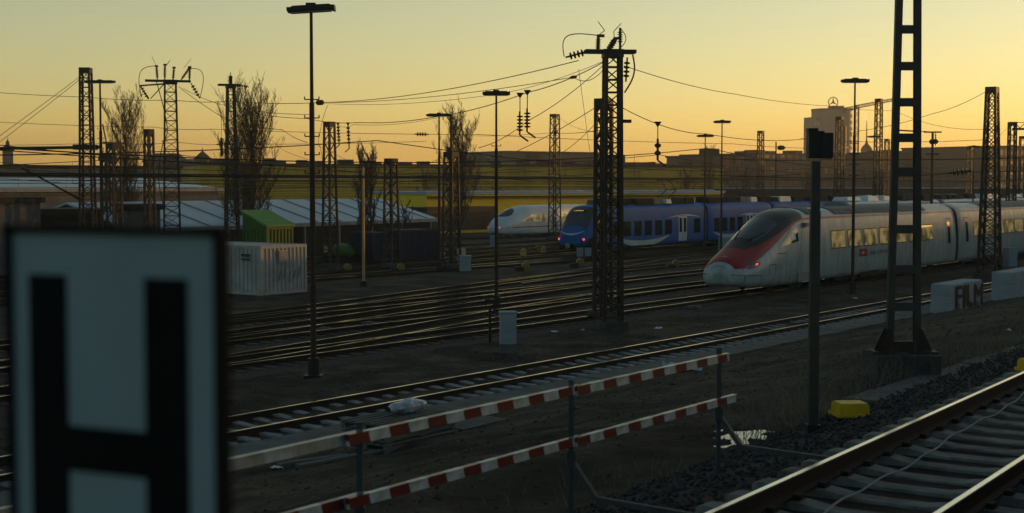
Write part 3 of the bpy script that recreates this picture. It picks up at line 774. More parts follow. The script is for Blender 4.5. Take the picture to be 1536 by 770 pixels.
class Body:
    def __init__(s, st, prof=None): s.st = st; s.prof = prof or P_BODY
    def par(s, x):
        st = s.st
        if x <= st[0][0]: return st[0][1:]
        for i in range(len(st) - 1):
            a, b = st[i], st[i + 1]
            if x <= b[0]:
                h = b[0] - a[0]; t = (x - a[0]) / h; out = []
                for k in range(1, 5):   # monotone-ish cubic through the stations
                    def sl(j):
                        if j <= 0 or j >= len(st) - 1:
                            return 0.0 if j else (st[1][k] - st[0][k]) / (st[1][0] - st[0][0])
                        d0 = (st[j][k] - st[j - 1][k]) / (st[j][0] - st[j - 1][0]); d1 = (st[j + 1][k] - st[j][k]) / (st[j + 1][0] - st[j][0])
                        return 0.0 if d0 * d1 <= 0 else 2 * d0 * d1 / (d0 + d1)
                    m0, m1 = sl(i) * h, sl(i + 1) * h; t2, t3 = t * t, t * t * t
                    out.append((2 * t3 - 3 * t2 + 1) * a[k] + (t3 - 2 * t2 + t) * m0 + (-2 * t3 + 3 * t2) * b[k] + (t3 - t2) * m1)
                return out
        return st[-1][1:]
    def S(s, x, w):
        W, T, B, m = s.par(x); a = tab3(s.prof, abs(w)); b = tab3(P_NOSE, abs(w))
        y = W * (a[0] * m + b[0] * (1 - m)); z = B + (T - B) * (a[1] * m + b[1] * (1 - m))
        return Vector((x, -y if w < 0 else y, z))
    def N(s, x, w):
        e = 0.02; dx = s.S(x + e, w) - s.S(x - e, w); dw = s.S(x, min(1, w + e)) - s.S(x, max(-1, w - e)); n = dx.cross(dw)
        if n.length < 1e-9: return Vector((-1, 0, 0))
        n.normalize(); W, T, B, m = s.par(x); c = s.S(x, w) - Vector((x, 0, (T + B) / 2))
        return n if n.dot(c) > 0 else -n
    def w_at(s, x, z):
        lo, hi = 0.0, 1.0
        for _ in range(30):
            mid = (lo + hi) / 2
            if s.S(x, mid).z > z: lo = mid
            else: hi = mid
        return lo
    def shell(s, xs, nw=36):
        mb = MB(); ws = [-1 + 2 * i / nw for i in range(nw + 1)]
        vs = [s.S(x, w) for x in xs for w in ws]; K = nw + 1
        fs = [(i * K + k, i * K + k + 1, (i + 1) * K + k + 1, (i + 1) * K + k) for i in range(len(xs) - 1) for k in range(nw)]
        fs += [(i * K + nw, i * K, (i + 1) * K, (i + 1) * K + nw) for i in range(len(xs) - 1)]
        fs += [tuple(range(K)), tuple(reversed(range((len(xs) - 1) * K, len(xs) * K)))]
        mb.add(vs, [f[::-1] for f in fs]); return mb
    def grid(s, mb, fn, nx, ny, off, mi=0):
        """fn(a, b) -> (x, w) for a, b in 0..1"""
        vs = []
        for j in range(ny + 1):
            for i in range(nx + 1):
                x, w = fn(i / nx, j / ny); vs.append(s.S(x, w) + s.N(x, w) * off)
        mb.add(vs, [(j * (nx + 1) + i, j * (nx + 1) + i + 1, (j + 1) * (nx + 1) + i + 1, (j + 1) * (nx + 1) + i) for j in range(ny) for i in range(nx)], mi)
    def quad(s, mb, q, off, nx=6, ny=6, mi=0):
        def fn(a, b):
            x = (q[0][0] * (1 - a) + q[1][0] * a) * (1 - b) + (q[3][0] * (1 - a) + q[2][0] * a) * b
            w = (q[0][1] * (1 - a) + q[1][1] * a) * (1 - b) + (q[3][1] * (1 - a) + q[2][1] * a) * b
            return x, w
        s.grid(mb, fn, nx, ny, off, mi)
    def side(s, mb, q, off, nx=3, ny=5, sd=-1, mi=0):
        def fn(a, b):
            x = (q[0][0] * (1 - a) + q[1][0] * a) * (1 - b) + (q[3][0] * (1 - a) + q[2][0] * a) * b
            z = (q[0][1] * (1 - a) + q[1][1] * a) * (1 - b) + (q[3][1] * (1 - a) + q[2][1] * a) * b
            return x, sd * s.w_at(x, z)
        s.grid(mb, fn, nx, ny, off, mi)
    def rect(s, mb, x0, x1, z0, z1, off, sd=-1, **k): s.side(mb, [(x0, z0), (x1, z0), (x1, z1), (x0, z1)], off, sd=sd, **k)
    def ell(s, mb, cx, cw, rx, rw, off, mi=0, n=20, tilt=0.0):
        def fn(a, b):
            t = 2 * math.pi * a; x, w = rx * b * math.cos(t), rw * b * math.sin(t); return cx + x + tilt * w, cw + w
        s.grid(mb, fn, n, 3, off, mi)
def bogie(parent, x, m=M_under, z0=0.0):
    mb = MB()
    for y in (-1.02, 1.02): mb.box((x, y, 0.52), (3.3, 0.16, 0.22)); mb.box((x, y, 0.72), (0.9, 0.2, 0.3))
    mb.box((x, 0, 0.55), (0.6, 2.0, 0.3)); b = mb.build("bogie", m, parent)
    for dx in (-1.25, 1.25):
        w = MB()
        for y in (-0.75, 0.75): w.lathe((x + dx, y - .06, 0.44), (0, 1, 0), [(0, .44), (.12, .44)], 18)
        w.tube((x + dx, -.75, .44), (x + dx, .75, .44), .08, n=8); w.build("wheelset", M_dark, b)
def under(parent, x0, x1, seed):
    random.seed(seed); mb = MB(); x = x0
    while x < x1:
        L = random.uniform(.9, 2.2)
        for y in (-0.95, 0.95): mb.box((x + L / 2, y, 0.42 + random.uniform(0, .06)), (L - .12, random.uniform(.5, .8), random.uniform(.45, .6)))
        x += L
    mb.build("underfloor_equipment", M_under, parent)

def linspace(a, b, n): return [a + (b - a) * i / n for i in range(n + 1)]

class NoseBody(Body):
    def S(s, x, w):
        p = Body.S(s, x, w); p.x = p.x * .85 if p.x < 8 else p.x - 1.2; return p
# ---------------------------------------------------------------- white and red high speed train
def rz(n): return gz(n) + 0.2
NS = 31.25; S0 = 58.85
M_hst = mat("glossy_train_white", (0.33, 0.365, 0.36), 0.38, 0, 0.4, 2.2, spec=0.4, stretch=(1.0, 1.0, 0.25), detail=9)
M_goldglow = mat("golden_glow_pane", (0.03, 0.03, 0.03), 0.08, 0, 0.1, 1, spec=0.6, emit=(1.0, 0.74, 0.26), estr=0.075)  # weak emission stands in for golden light reflected in the panes
nt_ = M_goldglow.node_tree; n_ = nt_.nodes.new('ShaderNodeTexNoise'); n_.inputs['Scale'].default_value = 1.6; n_.inputs['Detail'].default_value = 3; tc_ = nt_.nodes.new('ShaderNodeTexCoord'); nt_.links.new(tc_.outputs['Object'], n_.inputs['Vector'])
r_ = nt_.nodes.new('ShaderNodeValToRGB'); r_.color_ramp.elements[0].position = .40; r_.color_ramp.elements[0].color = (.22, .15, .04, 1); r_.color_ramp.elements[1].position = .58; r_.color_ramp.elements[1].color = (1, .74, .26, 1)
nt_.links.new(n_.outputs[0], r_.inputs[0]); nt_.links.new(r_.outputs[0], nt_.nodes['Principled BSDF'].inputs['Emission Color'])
T1 = thing("high_speed_train", SN(S0, NS, rz(NS)), YAW, "white high speed train with a red and black pointed nose", "train")
nose = NoseBody([(-.11, .10, 1.10, 1.00, 0), (-.07, .25, 1.2, .90, 0), (0, .40, 1.30, .80, 0), (.12, .78, 1.52, .60, 0), (.45, 1.04, 1.72, .46, 0), (1.1, 1.22, 1.97, .36, 0), (2.1, 1.34, 2.35, .32, 0), (3.3, 1.39, 2.86, .30, 0.05), (4.4, 1.405, 3.30, .30, 0.15), (5.5, 1.41, 3.68, .30, 0.4), (6.6, 1.41, 3.92, .32, .75), (8.0, 1.41, 4.02, .36, 1), (30.2, 1.41, 4.02, .36, 1)], P_TILT)
xs = [-.11, -.09, -.07, -.04, 0, .03, .08, .15, .25, .4, .6, .8] + linspace(1.0, 9.0, 32) + [12, 16, 20, 25, 29.8, 30.2]
car = nose.shell(xs, 44).build("power_car", M_hst, T1, smooth=True)
M_gold = None
mb = MB()   # red bonnet and the red line up to the roof
nose.grid(mb, lambda a, b: (.04 + a * 7.56, (b * 2 - 1) * min(nose.w_at(.04 + a * 7.56, 1.26 + .16 * a), 1) if a < .12 else (b * 2 - 1) * lerp_tab([(0, .50), (.12, .475), (.25, .475), (.45, .46), (1, .40)], a)), 40, 26, 0.006)
for sd in (-1, 1):
    nose.quad(mb, [(7.6, sd * .36), (30.1, sd * .36), (30.1, sd * .385), (7.6, sd * .40)], 0.007, 10, 2)
mb.build("red_hood", M_red, car, smooth=True)
mb = MB()   # black mask with the windscreen
nose.grid(mb, lambda a, b: (2.35 + a * 5.5, (b * 2 - 1) * (0.28 + 0.115 * math.sin(min(1, a * 1.6) * math.pi / 2) - .02 * a)), 26, 20, 0.014)
nose.grid(mb, lambda a, b: (1.75 + a * .7, (b * 2 - 1) * (0.20 + .06 * a)), 6, 12, 0.015)
mk = mb.build("black_mask", mat("mask_black", (0.018, 0.018, 0.02), 0.35, 0, .2, 1), car, smooth=True)
mb = MB()
nose.grid(mb, lambda a, b: (2.75 + a * 2.5, (b * 2 - 1) * (0.22 + 0.06 * math.sin(min(1, a * 1.5) * math.pi / 2))), 14, 14, 0.024)
ws = mb.build("windscreen", M_glass, car, smooth=True)
mb = MB()
for y in (-.45, .35): mb.bar(nose.S(2.6, y * .3) + Vector((0, 0, .05)), nose.S(3.9, y * .55) + Vector((-.02, 0, .06)), 0.03, 0.03)
mb.build("wiper", M_black, ws)
for sd in (-1, 1):
    mb = MB(); nose.ell(mb, 1.55, sd * .53, .62, .062, 0.012, tilt=1.5 * sd); h = mb.build("headlight", M_glass, car, smooth=True)
    mb = MB(); nose.ell(mb, 1.78, sd * .53, .13, .020, 0.03); mb.build("tail_lamp", M_tail, h, smooth=True)
    mb = MB(); nose.side(mb, [(4.65, 2.18), (6.9, 2.42), (6.9, 3.10), (6.2, 3.10)], 0.014, 8, 5, sd); cw = mb.build("cab_window", M_glass, car, smooth=True)
    mb = MB(); nose.side(mb, [(5.95, 2.45), (6.55, 2.5), (6.55, 2.95), (6.15, 2.92)], 0.02, 4, 4, sd); mb.build("bright_pane", mat("painted_pane_reflection", (.6, .62, .62), .1), cw)  # pale colour paints a reflection onto the cab glass
    mb = MB()
    for k in range(16):
        t0, t1 = k / 16, (k + 1) / 16; f = lambda t: (6.6 + 1.2 * t ** 1.4, 0.6 + 3.0 * t)
        a, b = f(t0), f(t1); nose.side(mb, [(a[0], a[1]), (a[0] + .035, a[1]), (b[0] + .035, b[1]), (b[0], b[1])], 0.006, 1, 1, sd)
    for x0, x1, z0, z1 in ((3.0, 3.8, 1.35, 1.38), (3.0, 3.03, .85, 1.38), (3.8, 3.83, .85, 1.38), (4.1, 5.2, 1.85, 1.88), (4.1, 4.13, 1.1, 1.88), (5.2, 5.23, .7, 1.88), (.6, .64, .6, 1.5)):
        nose.rect(mb, x0, x1, z0, z1, 0.006, sd, nx=2, ny=3)
    mb.build("panel_joint", M_under, car)
    mb = MB(); q = nose.S(7.9, sd * .47); mb.box(q + Vector((0, sd * .08, 0)), (.35, .22, .2)); mb.build("camera_pod", M_grey, car)
mb = MB()
for sd in (-1, 1):
    for k in range(14):
        f = lambda q: (.06 + 2.1 * q ** 1.5, .98 - .10 * q)
        p_, q_ = f(k / 14), f((k + 1) / 14); nose.side(mb, [p_, q_, (q_[0], q_[1] + .025), (p_[0], p_[1] + .025)], .006, 1, 1, sd)
mb.build("nose_flap_joint", M_under, car)
vs, fs = text_mesh("503", .15, .5)
mb = MB(); mb.add([nose.S(.62 + y * 1.1, -(x / .5 - .5) * -.12 - 0.0) + nose.N(.62 + y, .0) * .02 for x, y in vs], fs); mb.build("fleet_number", M_white, car)
def plain_car(parent, name, x0, L, body_col, W=1.41, T=4.02, B=.36, prof=None):
    b = Body([(x0, W - .08, T - .05, B, 1), (x0 + .3, W, T, B, 1), (x0 + L - .3, W, T, B, 1), (x0 + L, W - .08, T - .05, B, 1)], prof)
    c = b.shell([x0, x0 + .1, x0 + .3] + linspace(x0 + 1, x0 + L - 1, 8) + [x0 + L - .3, x0 + L - .1, x0 + L], 40).build(name, body_col, parent, smooth=True)
    return b, c
M_wframe = mat("window_frame", (0.03, 0.028, 0.025), .4, 0, .2, 1)
M_seal = mat("dirty_cream", (0.45, 0.42, 0.34), .4, 0, .3, 1)
def windows(b, c, xs_, w, z0, z1, frame=True, sds=(-1, 1), glass=M_glass):
    for sd in sds:
        for x in xs_:
            mb = MB(); b.rect(mb, x - w / 2, x + w / 2, z0, z1, 0.016, sd, nx=2, ny=5); g_ = mb.build("window", glass, c, smooth=True)
            if frame:
                mb = MB()
                e = .06
                for q in ((x - w / 2 - e, x - w / 2, z0 - e, z1 + e), (x + w / 2, x + w / 2 + e, z0 - e, z1 + e), (x - w / 2, x + w / 2, z0 - e, z0), (x - w / 2, x + w / 2, z1, z1 + e)): b.rect(mb, *q, 0.012, sd, nx=1, ny=3)
                mb.build("window_frame", M_wframe, g_)
def door(b, c, x, w, z0, z1, m, m2=M_under, sds=(-1, 1), leaf=2, gl=True):
    for sd in sds:
        mb = MB(); b.rect(mb, x - w / 2, x + w / 2, z0, z1, 0.010, sd, nx=2, ny=8); d_ = mb.build("door", m, c, smooth=True)
        mb = MB()
        for q in ((x - w / 2 - .03, x - w / 2, z0, z1), (x + w / 2, x + w / 2 + .03, z0, z1), (x - w / 2, x + w / 2, z1, z1 + .03)) + (((x - .012, x + .012, z0, z1),) if leaf == 2 else ()): b.rect(mb, *q, 0.014, sd, nx=1, ny=6)
        mb.build("door_joint", m2, d_)
        if gl:
            for k in range(leaf):
                cx = x + (k - (leaf - 1) / 2) * w / leaf
                mb = MB(); b.rect(mb, cx - w / leaf * .28, cx + w / leaf * .28, z0 + (z1 - z0) * .35, z1 - .18, 0.016, sd, nx=1, ny=4); mb.build("door_window", M_glass, d_)
def roof_ribs(b, c, x0, x1, w, z=None):
    mb = MB()
    b.grid(mb, lambda a, q: (x0 + (x1 - x0) * a, (q * 2 - 1) * w), 4, 16, 0.03)
    x = x0
    while x < x1:
        b.grid(mb, lambda a, q: (x + .12 * a, (q * 2 - 1) * w), 1, 12, 0.07); x += 0.8
    mb.build("roof_cover", M_roof, c)
windows(nose, car, [11.9 + 2.2 * i for i in range(7)], 1.78, 1.93, 2.78, glass=M_goldglow)
door(nose, car, 28.9, .85, .75, 3.1, M_hst, leaf=1)
roof_ribs(nose, car, 8.6, 9.9, .30); roof_ribs(nose, car, 12, 25.5, .33)
# operator's mark and letters below the windows
mb = MB(); nose.rect(mb, 14.6, 15.75, 1.32, 1.74, .012, -1, nx=3, ny=3); mk = mb.build("red_emblem", M_red, car)
mb = MB()
for q in ((15.02, 15.28, 1.49, 1.56), (15.11, 15.19, 1.40, 1.66), (14.78, 15.0, 1.51, 1.54), (15.30, 15.52, 1.51, 1.54)): nose.rect(mb, *q, .016 + random.uniform(0, .002), -1, nx=1, ny=1)
mb.build("white_cross", M_white, mk)
for k, wd_ in enumerate(("SBB", "CFF", "FFS")):
    vs, fs = text_mesh(wd_, .36, .86)
    mb = MB(); mb.add([nose.S(16.1 + 1.07 * k + x, -nose.w_at(16, 1.36 + y * .9)) + Vector((0, -.014, 0)) for x, y in vs], fs); mb.build("operator_word", mat("lettering_dark", (.03, .03, .035), .5), car)
for x in (5.2, 8.3, 24.9): bogie(car, x)
under(car, 10.6, 22.8, 4)
for y in (-1.33, 1.33): mb = MB(); mb.box((6.5, y, .62), (1.5, .16, .45)); mb.build("bogie_fairing", M_grey, car)
x0 = 29.75
for k in range(3):
    b, c = plain_car(T1, "carriage", x0, 26.2, M_hst, prof=P_TILT)
    windows(b, c, [x0 + 3.6 + 2.2 * i for i in range(9)], 1.78, 1.93, 2.78, glass=M_goldglow); door(b, c, x0 + 1.35, .85, .75, 3.1, M_hst, leaf=1); door(b, c, x0 + 24.9, .85, .75, 3.1, M_hst, leaf=1)
    roof_ribs(b, c, x0 + 5, x0 + 22, .33)
    mb = MB()
    for sd in (-1, 1): b.quad(mb, [(x0 + .4, sd * .36), (x0 + 25.8, sd * .36), (x0 + 25.8, sd * .385), (x0 + .4, sd * .385)], .007, 8, 2)
    mb.build("red_line", M_red, c)
    bogie(c, x0 + 3.6); bogie(c, x0 + 22.6); under(c, x0 + 6, x0 + 20, 7 + k)
    mb = MB(); rounded(mb, 0, 0, 1, 1, .3, 0, 1)
    g2 = MB(); gb = Body([(x0 - .9, 1.30, 3.85, .5, 1), (x0 + .1, 1.30, 3.85, .5, 1)]); 
    for q in range(5):
        gg = Body([(x0 - .78 + q * .17, 1.24 + .05 * (q % 2), 3.8 + .05 * (q % 2), .5, 1), (x0 - .6 + q * .17, 1.24 + .05 * (q % 2), 3.8 + .05 * (q % 2), .5, 1)])
        sh = gg.shell([x0 - .78 + q * .17, x0 - .605 + q * .17], 24); g2.add(sh.v, sh.f)
    g2.build("gangway", M_black, T1); x0 += 26.95

# ---------------------------------------------------------------- blue regional train
NB = 62.6; SB = 92.9
T2 = thing("regional_train", SN(SB, NB, rz(NB)), YAW, "blue regional train with white doors and two red tail lamps", "train")
M_dblue = mat("train_dark_blue", (0.016, 0.05, 0.2), 0.35, 0, 0.2, 1.2)
fb = Body([(0, .98, 1.55, .75, .2), (.1, 1.18, 1.72, .58, .3), (.35, 1.32, 2.1, .50, .5), (.8, 1.38, 2.85, .45, .7), (1.25, 1.40, 3.4, .42, .85), (1.9, 1.41, 3.78, .40, 1), (3.0, 1.41, 3.86, .4, 1), (20, 1.41, 3.86, .4, 1)])
c1 = fb.shell([0, .03, .07, .12, .2, .3] + linspace(.4, 3.2, 18) + [6, 10, 15, 19.7, 20], 44).build("cab_car", M_blue, T2, smooth=True)
mb = MB(); fb.grid(mb, lambda a, b: (.42 + a * 1.30, (b * 2 - 1) * (.42 + .03 * a)), 14, 18, .014); m_ = mb.build("windscreen", M_glass, c1, smooth=True)
mb = MB(); fb.grid(mb, lambda a, b: (1.18 + a * .12, (b * 2 - 1) * .17), 2, 8, .03); dd = mb.build("destination_display", M_black, m_)
mb = MB()
random.seed(2)
for i in range(9):
    w0 = -.13 + i * .03
    for r in range(2):
        if random.random() < .8: fb.grid(mb, lambda a, b: (1.20 + r * .04 + a * .025, w0 + b * .018), 1, 1, .036)
mb.build("amber_segments", mat("amber", (.5, .25, .02), .5, emit=(1, .55, .08), estr=.5), dd)
for sd in (-1, 1):
    mb = MB(); mb.lathe(fb.S(.12, sd * .66), (-1, sd * .25, 0), [(0, .09), (.06, .09), (.10, .06)], 14); mb.build("tail_lamp", M_tail, c1)
    mb = MB(); fb.side(mb, [(1.7, 2.0), (2.6, 2.0), (2.6, 2.95), (2.15, 2.95)], .014, 4, 5, sd); mb.build("cab_window", M_glass, c1)
mb = MB()
for k in range(14):
    a = (k / 14 * 2 - 1); b_ = ((k + 1) / 14 * 2 - 1); f = lambda q: Vector((.13 - .0 + .26 * abs(q) ** 3 - .16, q * 1.12, 1.52 + .26 * q * q))
    p, q = f(a), f(b_); th = .14 * (1 - .6 * abs((a + b_) / 2))
    mb.add([p + Vector((-.03, 0, -th / 2)), q + Vector((-.03, 0, -th / 2)), q + Vector((.0, 0, th / 2)), p + Vector((.0, 0, th / 2))], [(0, 1, 2, 3)])
mb.build("white_smile_stripe", M_white, c1)
mb = MB()
for sd in (-1, 1): fb.quad(mb, [(.01, sd * .80), (1.7, sd * .80), (1.7, sd * 1.0), (.01, sd * 1.0)], .012, 6, 3)
mb.box((.55, 0, .55), (1.0, 2.3, .55)); mb.box((-.1, 0, .55), (.5, .35, .35)); mb.build("front_skirt", M_under, c1)
mb = MB(); mb.lathe((-.36, 0, .6), (-1, 0, 0), [(0, .2), (.1, .24), (.2, .1)], 10); mb.build("coupler", mat("coupler_yellow", (.25, .22, .06), .6), c1)
def swoosh(b, c, xa, xb, zmid, amp, th, sd=-1, up=False):
    mb = MB(); n = 14
    for k in range(n):
        t0, t1 = k / n, (k + 1) / n; f = lambda t: zmid + (amp * (1 - (2 * t - 1) ** 2)) * (1 if up else -1); h = lambda t: th * (1 - (2 * t - 1) ** 2 * .85)
        b.side(mb, [(xa + (xb - xa) * t0, f(t0) - h(t0)), (xa + (xb - xa) * t1, f(t1) - h(t1)), (xa + (xb - xa) * t1, f(t1)), (xa + (xb - xa) * t0, f(t0))], .009, 1, 3, sd)
    mb.build("white_swoosh", M_white, c)
def blue_roof(b, c, xa, xb, seed):
    random.seed(seed); x = xa
    while x < xb:
        L = random.uniform(.9, 3.2); m_ = random.choice((M_under, M_under, M_white, M_roof, M_under)); mb = MB(); T = b.par(x)[1]
        mb.box((x + L / 2, random.uniform(-.2, .2), T + .18), (L - .3, random.uniform(1.2, 2.0), random.uniform(.35, .62)), taper=.9); mb.build("roof_unit", m_, c); x += L
windows(fb, c1, [4.6, 6.3, 8.0, 9.7, 11.4, 13.1, 18.2], 1.15, 1.2, 2.45, frame=False); door(fb, c1, 15.6, 1.5, .55, 2.75, M_white)
swoosh(fb, c1, 4.5, 13.2, 1.15, .35, .55); swoosh(fb, c1, 13.2, 18.8, 2.62, .25, .13, up=True)
mb = MB()
for sd in (-1, 1): fb.rect(mb, 3.2, 19.9, .42, .62, .008, sd, nx=6, ny=1)
mb.build("sill_band", M_dblue, c1)
blue_roof(fb, c1, 3.4, 19, 21); bogie(c1, 3.4); bogie(c1, 19.6); under(c1, 6, 16, 31)
x0 = 20.5
for k, L in enumerate((13.0, 16.0, 17.0, 17.0, 20.0)):
    b, c = plain_car(T2, "carriage", x0, L, M_blue, T=3.86, B=.4)
    dx = x0 + L * .62
    windows(b, c, [x0 + 1.4 + 1.55 * i for i in range(int((L - 2) / 1.55)) if abs(x0 + 1.4 + 1.55 * i - dx) > 1.3], 1.05, 1.2, 2.45, frame=False); door(b, c, dx, 1.5, .55, 2.75, M_white)
    swoosh(b, c, x0 + .8, dx - .9, 1.2, .3, .4); swoosh(b, c, dx - 2, dx + 2.4, 2.62, .2, .12, up=True)
    blue_roof(b, c, x0 + .6, x0 + L - .6, 40 + k); bogie(c, x0 + L - .2); under(c, x0 + 2, x0 + L - 3, 50 + k)
    mb = MB(); mb.box((x0 - .25, 0, 2.0), (.5, 2.3, 3.0)); mb.build("gangway", M_black, T2); x0 += L + .5
mb = MB(); z = 4.1
for y in (-.55, .55):
    mb.bar((14.2, y, z), (16.0, y * .9, z + .95), .06); mb.bar((16.0, y * .9, z + .95), (14.9, y * .7, z + 1.75), .05)
mb.bar((14.2, -.6, z), (14.2, .6, z), .1); mb.bar((14.85, -.9, z + 1.78), (14.85, .9, z + 1.78), .07); mb.bar((15.1, -.9, z + 1.78), (15.1, .9, z + 1.78), .07); mb.bar((16, -.5, z + .95), (16, .5, z + .95), .07); mb.box((15, 0, z - .1), (2.2, 1.4, .12))
mb.build("pantograph", M_rust, T2)

# ---------------------------------------------------------------- white streamlined train with a red line
NI = 104.7; SI = 138.0
T3 = thing("streamlined_train", SN(SI, NI, rz(NI)), YAW, "white streamlined train with a thin red line and an oval windscreen", "train")
ib = Body([(-.1, .1, 1.2, 1.05, 0), (0, .42, 1.55, .80, 0), (.1, .72, 1.75, .62, 0), (.5, 1.0, 2.10, .42, 0), (1.2, 1.2, 2.52, .34, 0), (2.2, 1.36, 3.0, .3, 0), (3.4, 1.43, 3.43, .3, .1), (4.8, 1.46, 3.72, .3, .4), (6.5, 1.47, 3.88, .3, 1), (25.5, 1.47, 3.88, .3, 1)], P_TILT)
c1 = ib.shell([-.1, -.07, -.03, 0, .03, .07, .12, .2, .35, .5, .75] + linspace(1, 7, 24) + [12, 18, 25.5], 44).build("power_car", M_white, T3, smooth=True)
mb = MB(); ib.ell(mb, 2.55, 0, 1.35, .33, .014, n=28); mb.build("windscreen", M_glass, c1, smooth=True)
mb = MB()
for sd in (-1, 1): ib.side(mb, [(.55, 1.1), (25.4, 1.15), (25.4, 1.32), (.55, 1.2)], .008, 24, 2, sd)
mb.build("red_line", M_red, c1)
for sd in (-1, 1):
    mb = MB(); ib.side(mb, [(4.3, 1.95), (9.6, 1.75), (9.6, 2.75), (6.5, 2.75)], .012, 12, 5, sd); cw = mb.build("window_band", M_goldglow, c1, smooth=True)
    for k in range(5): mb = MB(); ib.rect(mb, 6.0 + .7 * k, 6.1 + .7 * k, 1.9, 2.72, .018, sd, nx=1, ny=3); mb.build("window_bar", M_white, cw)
    mb = MB(); ib.rect(mb, 12.8, 25, 1.8, 2.72, .012, sd, nx=12, ny=4); cw = mb.build("window_band", M_goldglow, c1, smooth=True)
    for k in range(7): mb = MB(); ib.rect(mb, 14.3 + 1.6 * k, 14.5 + 1.6 * k, 1.8, 2.72, .018, sd, nx=1, ny=3); mb.build("window_bar", M_white, cw)
    mb = MB(); mb.lathe(ib.S(.32, sd * .62), (-1, sd * .5, .1), [(0, .09), (.05, .07)], 12); mb.build("tail_lamp", M_tail, c1)
door(ib, c1, 11.2, .95, .7, 2.95, M_white, leaf=1)
mb = MB(); mb.box((1.4, 0, .42), (1.8, 1.6, .3)); mb.build("front_skirt", M_under, c1)
bogie(c1, 5.2); bogie(c1, 21.5); under(c1, 8, 18, 61)
for k in range(3):
    x0 = 26.1 + k * 25.4; b, c = plain_car(T3, "carriage", x0, 24.8, M_white, W=1.47, T=3.88, B=.3, prof=P_TILT)
    for sd in (-1, 1): mb = MB(); b.rect(mb, x0 + 2.5, x0 + 22, 1.8, 2.72, .012, sd, nx=6, ny=4); mb.build("window_band", M_glass, c, smooth=True)
    mb = MB()
    for sd in (-1, 1): b.rect(mb, x0 + .3, x0 + 24.5, 1.15, 1.32, .008, sd, nx=6, ny=2)
    mb.build("red_line", M_red, c); bogie(c, x0 + 3); bogie(c, x0 + 21.5)

# ---------------------------------------------------------------- rows of parked coaches, seen by their roofs
M_proof = mat("coach_roof", (0.36, 0.40, 0.42), .3, 0, .35, .35, spec=.8)
M_pbody = mat("coach_body", (0.16, 0.165, 0.165), .5, 0, .25, .6)
def parked(s, n, ncar, label, seed, body=M_pbody):
    t = thing("parked_train", SN(s, n, rz(n)), YAW, label, "train")
    proto = None
    for k in range(ncar):
        if k < 2:
            random.seed(seed + k); b, c = plain_car(t, "carriage", 0, 24.0, body, T=3.75, B=.5)
            mb = MB(); b.grid(mb, lambda a, q: (.3 + 23.4 * a, (q * 2 - 1) * .33), 6, 16, .02); mb.build("roof_sheet", M_proof, c, smooth=True)
            for sd in (-1, 1): mb = MB(); b.rect(mb, 2, 22, 1.8, 2.6, .012, sd, nx=4, ny=3); mb.build("window_band", M_glass, c)
            x = .8
            while x < 22:
                L = random.uniform(1.0, 4.0); m_ = random.choice((M_under, M_proof, M_under, M_white, M_blue if random.random() < .3 else M_under)); mb = MB()
                mb.box((x + L / 2, random.uniform(-.15, .15), 3.75 + .2), (L * .85, random.uniform(1.2, 2.1), random.uniform(.3, .55)), taper=.85); mb.build("roof_unit", m_, c); x += L + random.uniform(.2, 1.8)
            bogie(c, 3.5); bogie(c, 20.5); protos = (protos + [c]) if k else [c]
            c.location = (k * 24.8, 0, 0)
        else:
            cc = copy_tree(protos[k % 2], t); cc.location = (k * 24.8, 0, 0)
    return t
parked(119, 51.5, 6, "parked train of grey coaches just behind the white and red train", 70)
parked(134, 74.0, 7, "parked train of pale coaches behind the blue train's roof", 80)
parked(168, 80.0, 6, "rearmost parked train with dark boxes on its roofs", 90)
# ================================================================ MASTS, LAMPS, SIGNALS
def insulator(mb, a, b, n=4, r=0.12, core=0.035):
    a, b = Vector(a), Vector(b); L = (b - a).length; prof = [(0, core)]
    for i in range(n):
        t = L * (0.15 + 0.7 * (i + .5) / n); h = L * .7 / n
        prof += [(t - h * .35, core), (t - h * .15, r), (t + h * .12, r * .95), (t + h * .3, core)]
    prof.append((L, core)); mb.lathe(a, b - a, prof, 9)
def lattice_mast(u, vtop, Y, wb, wt, label, nseg=None, yaw=None, leg=0.125, found=True, name="lattice_mast", zig=True, cap=True):
    p = foot(u, Y=Y); H = zat(vtop, Y) - p.z
    t = thing(name, p, YAW if yaw is None else yaw, label, "mast")
    mb = MB(); lattice_run(mb, (0, 0, 0), (0, 0, H), wb, wt, nseg or max(8, int(H / .75)), leg, leg * .62, cross=not zig); mb.build("lattice_frame", M_steel, t)
    if cap: mb = MB(); mb.box((0, 0, H - .12), (wt + .12, wt + .12, .34)); mb.build("cap", M_steel, t)
    if found: mb = MB(); mb.box((0, 0, .1), (wb + .5, wb + .5, .5), taper=.9); mb.build("foundation", M_conc_d, t)
    return t, H
def part(t, name, m, fn):
    mb = MB(); fn(mb); return mb.build(name, m, t)

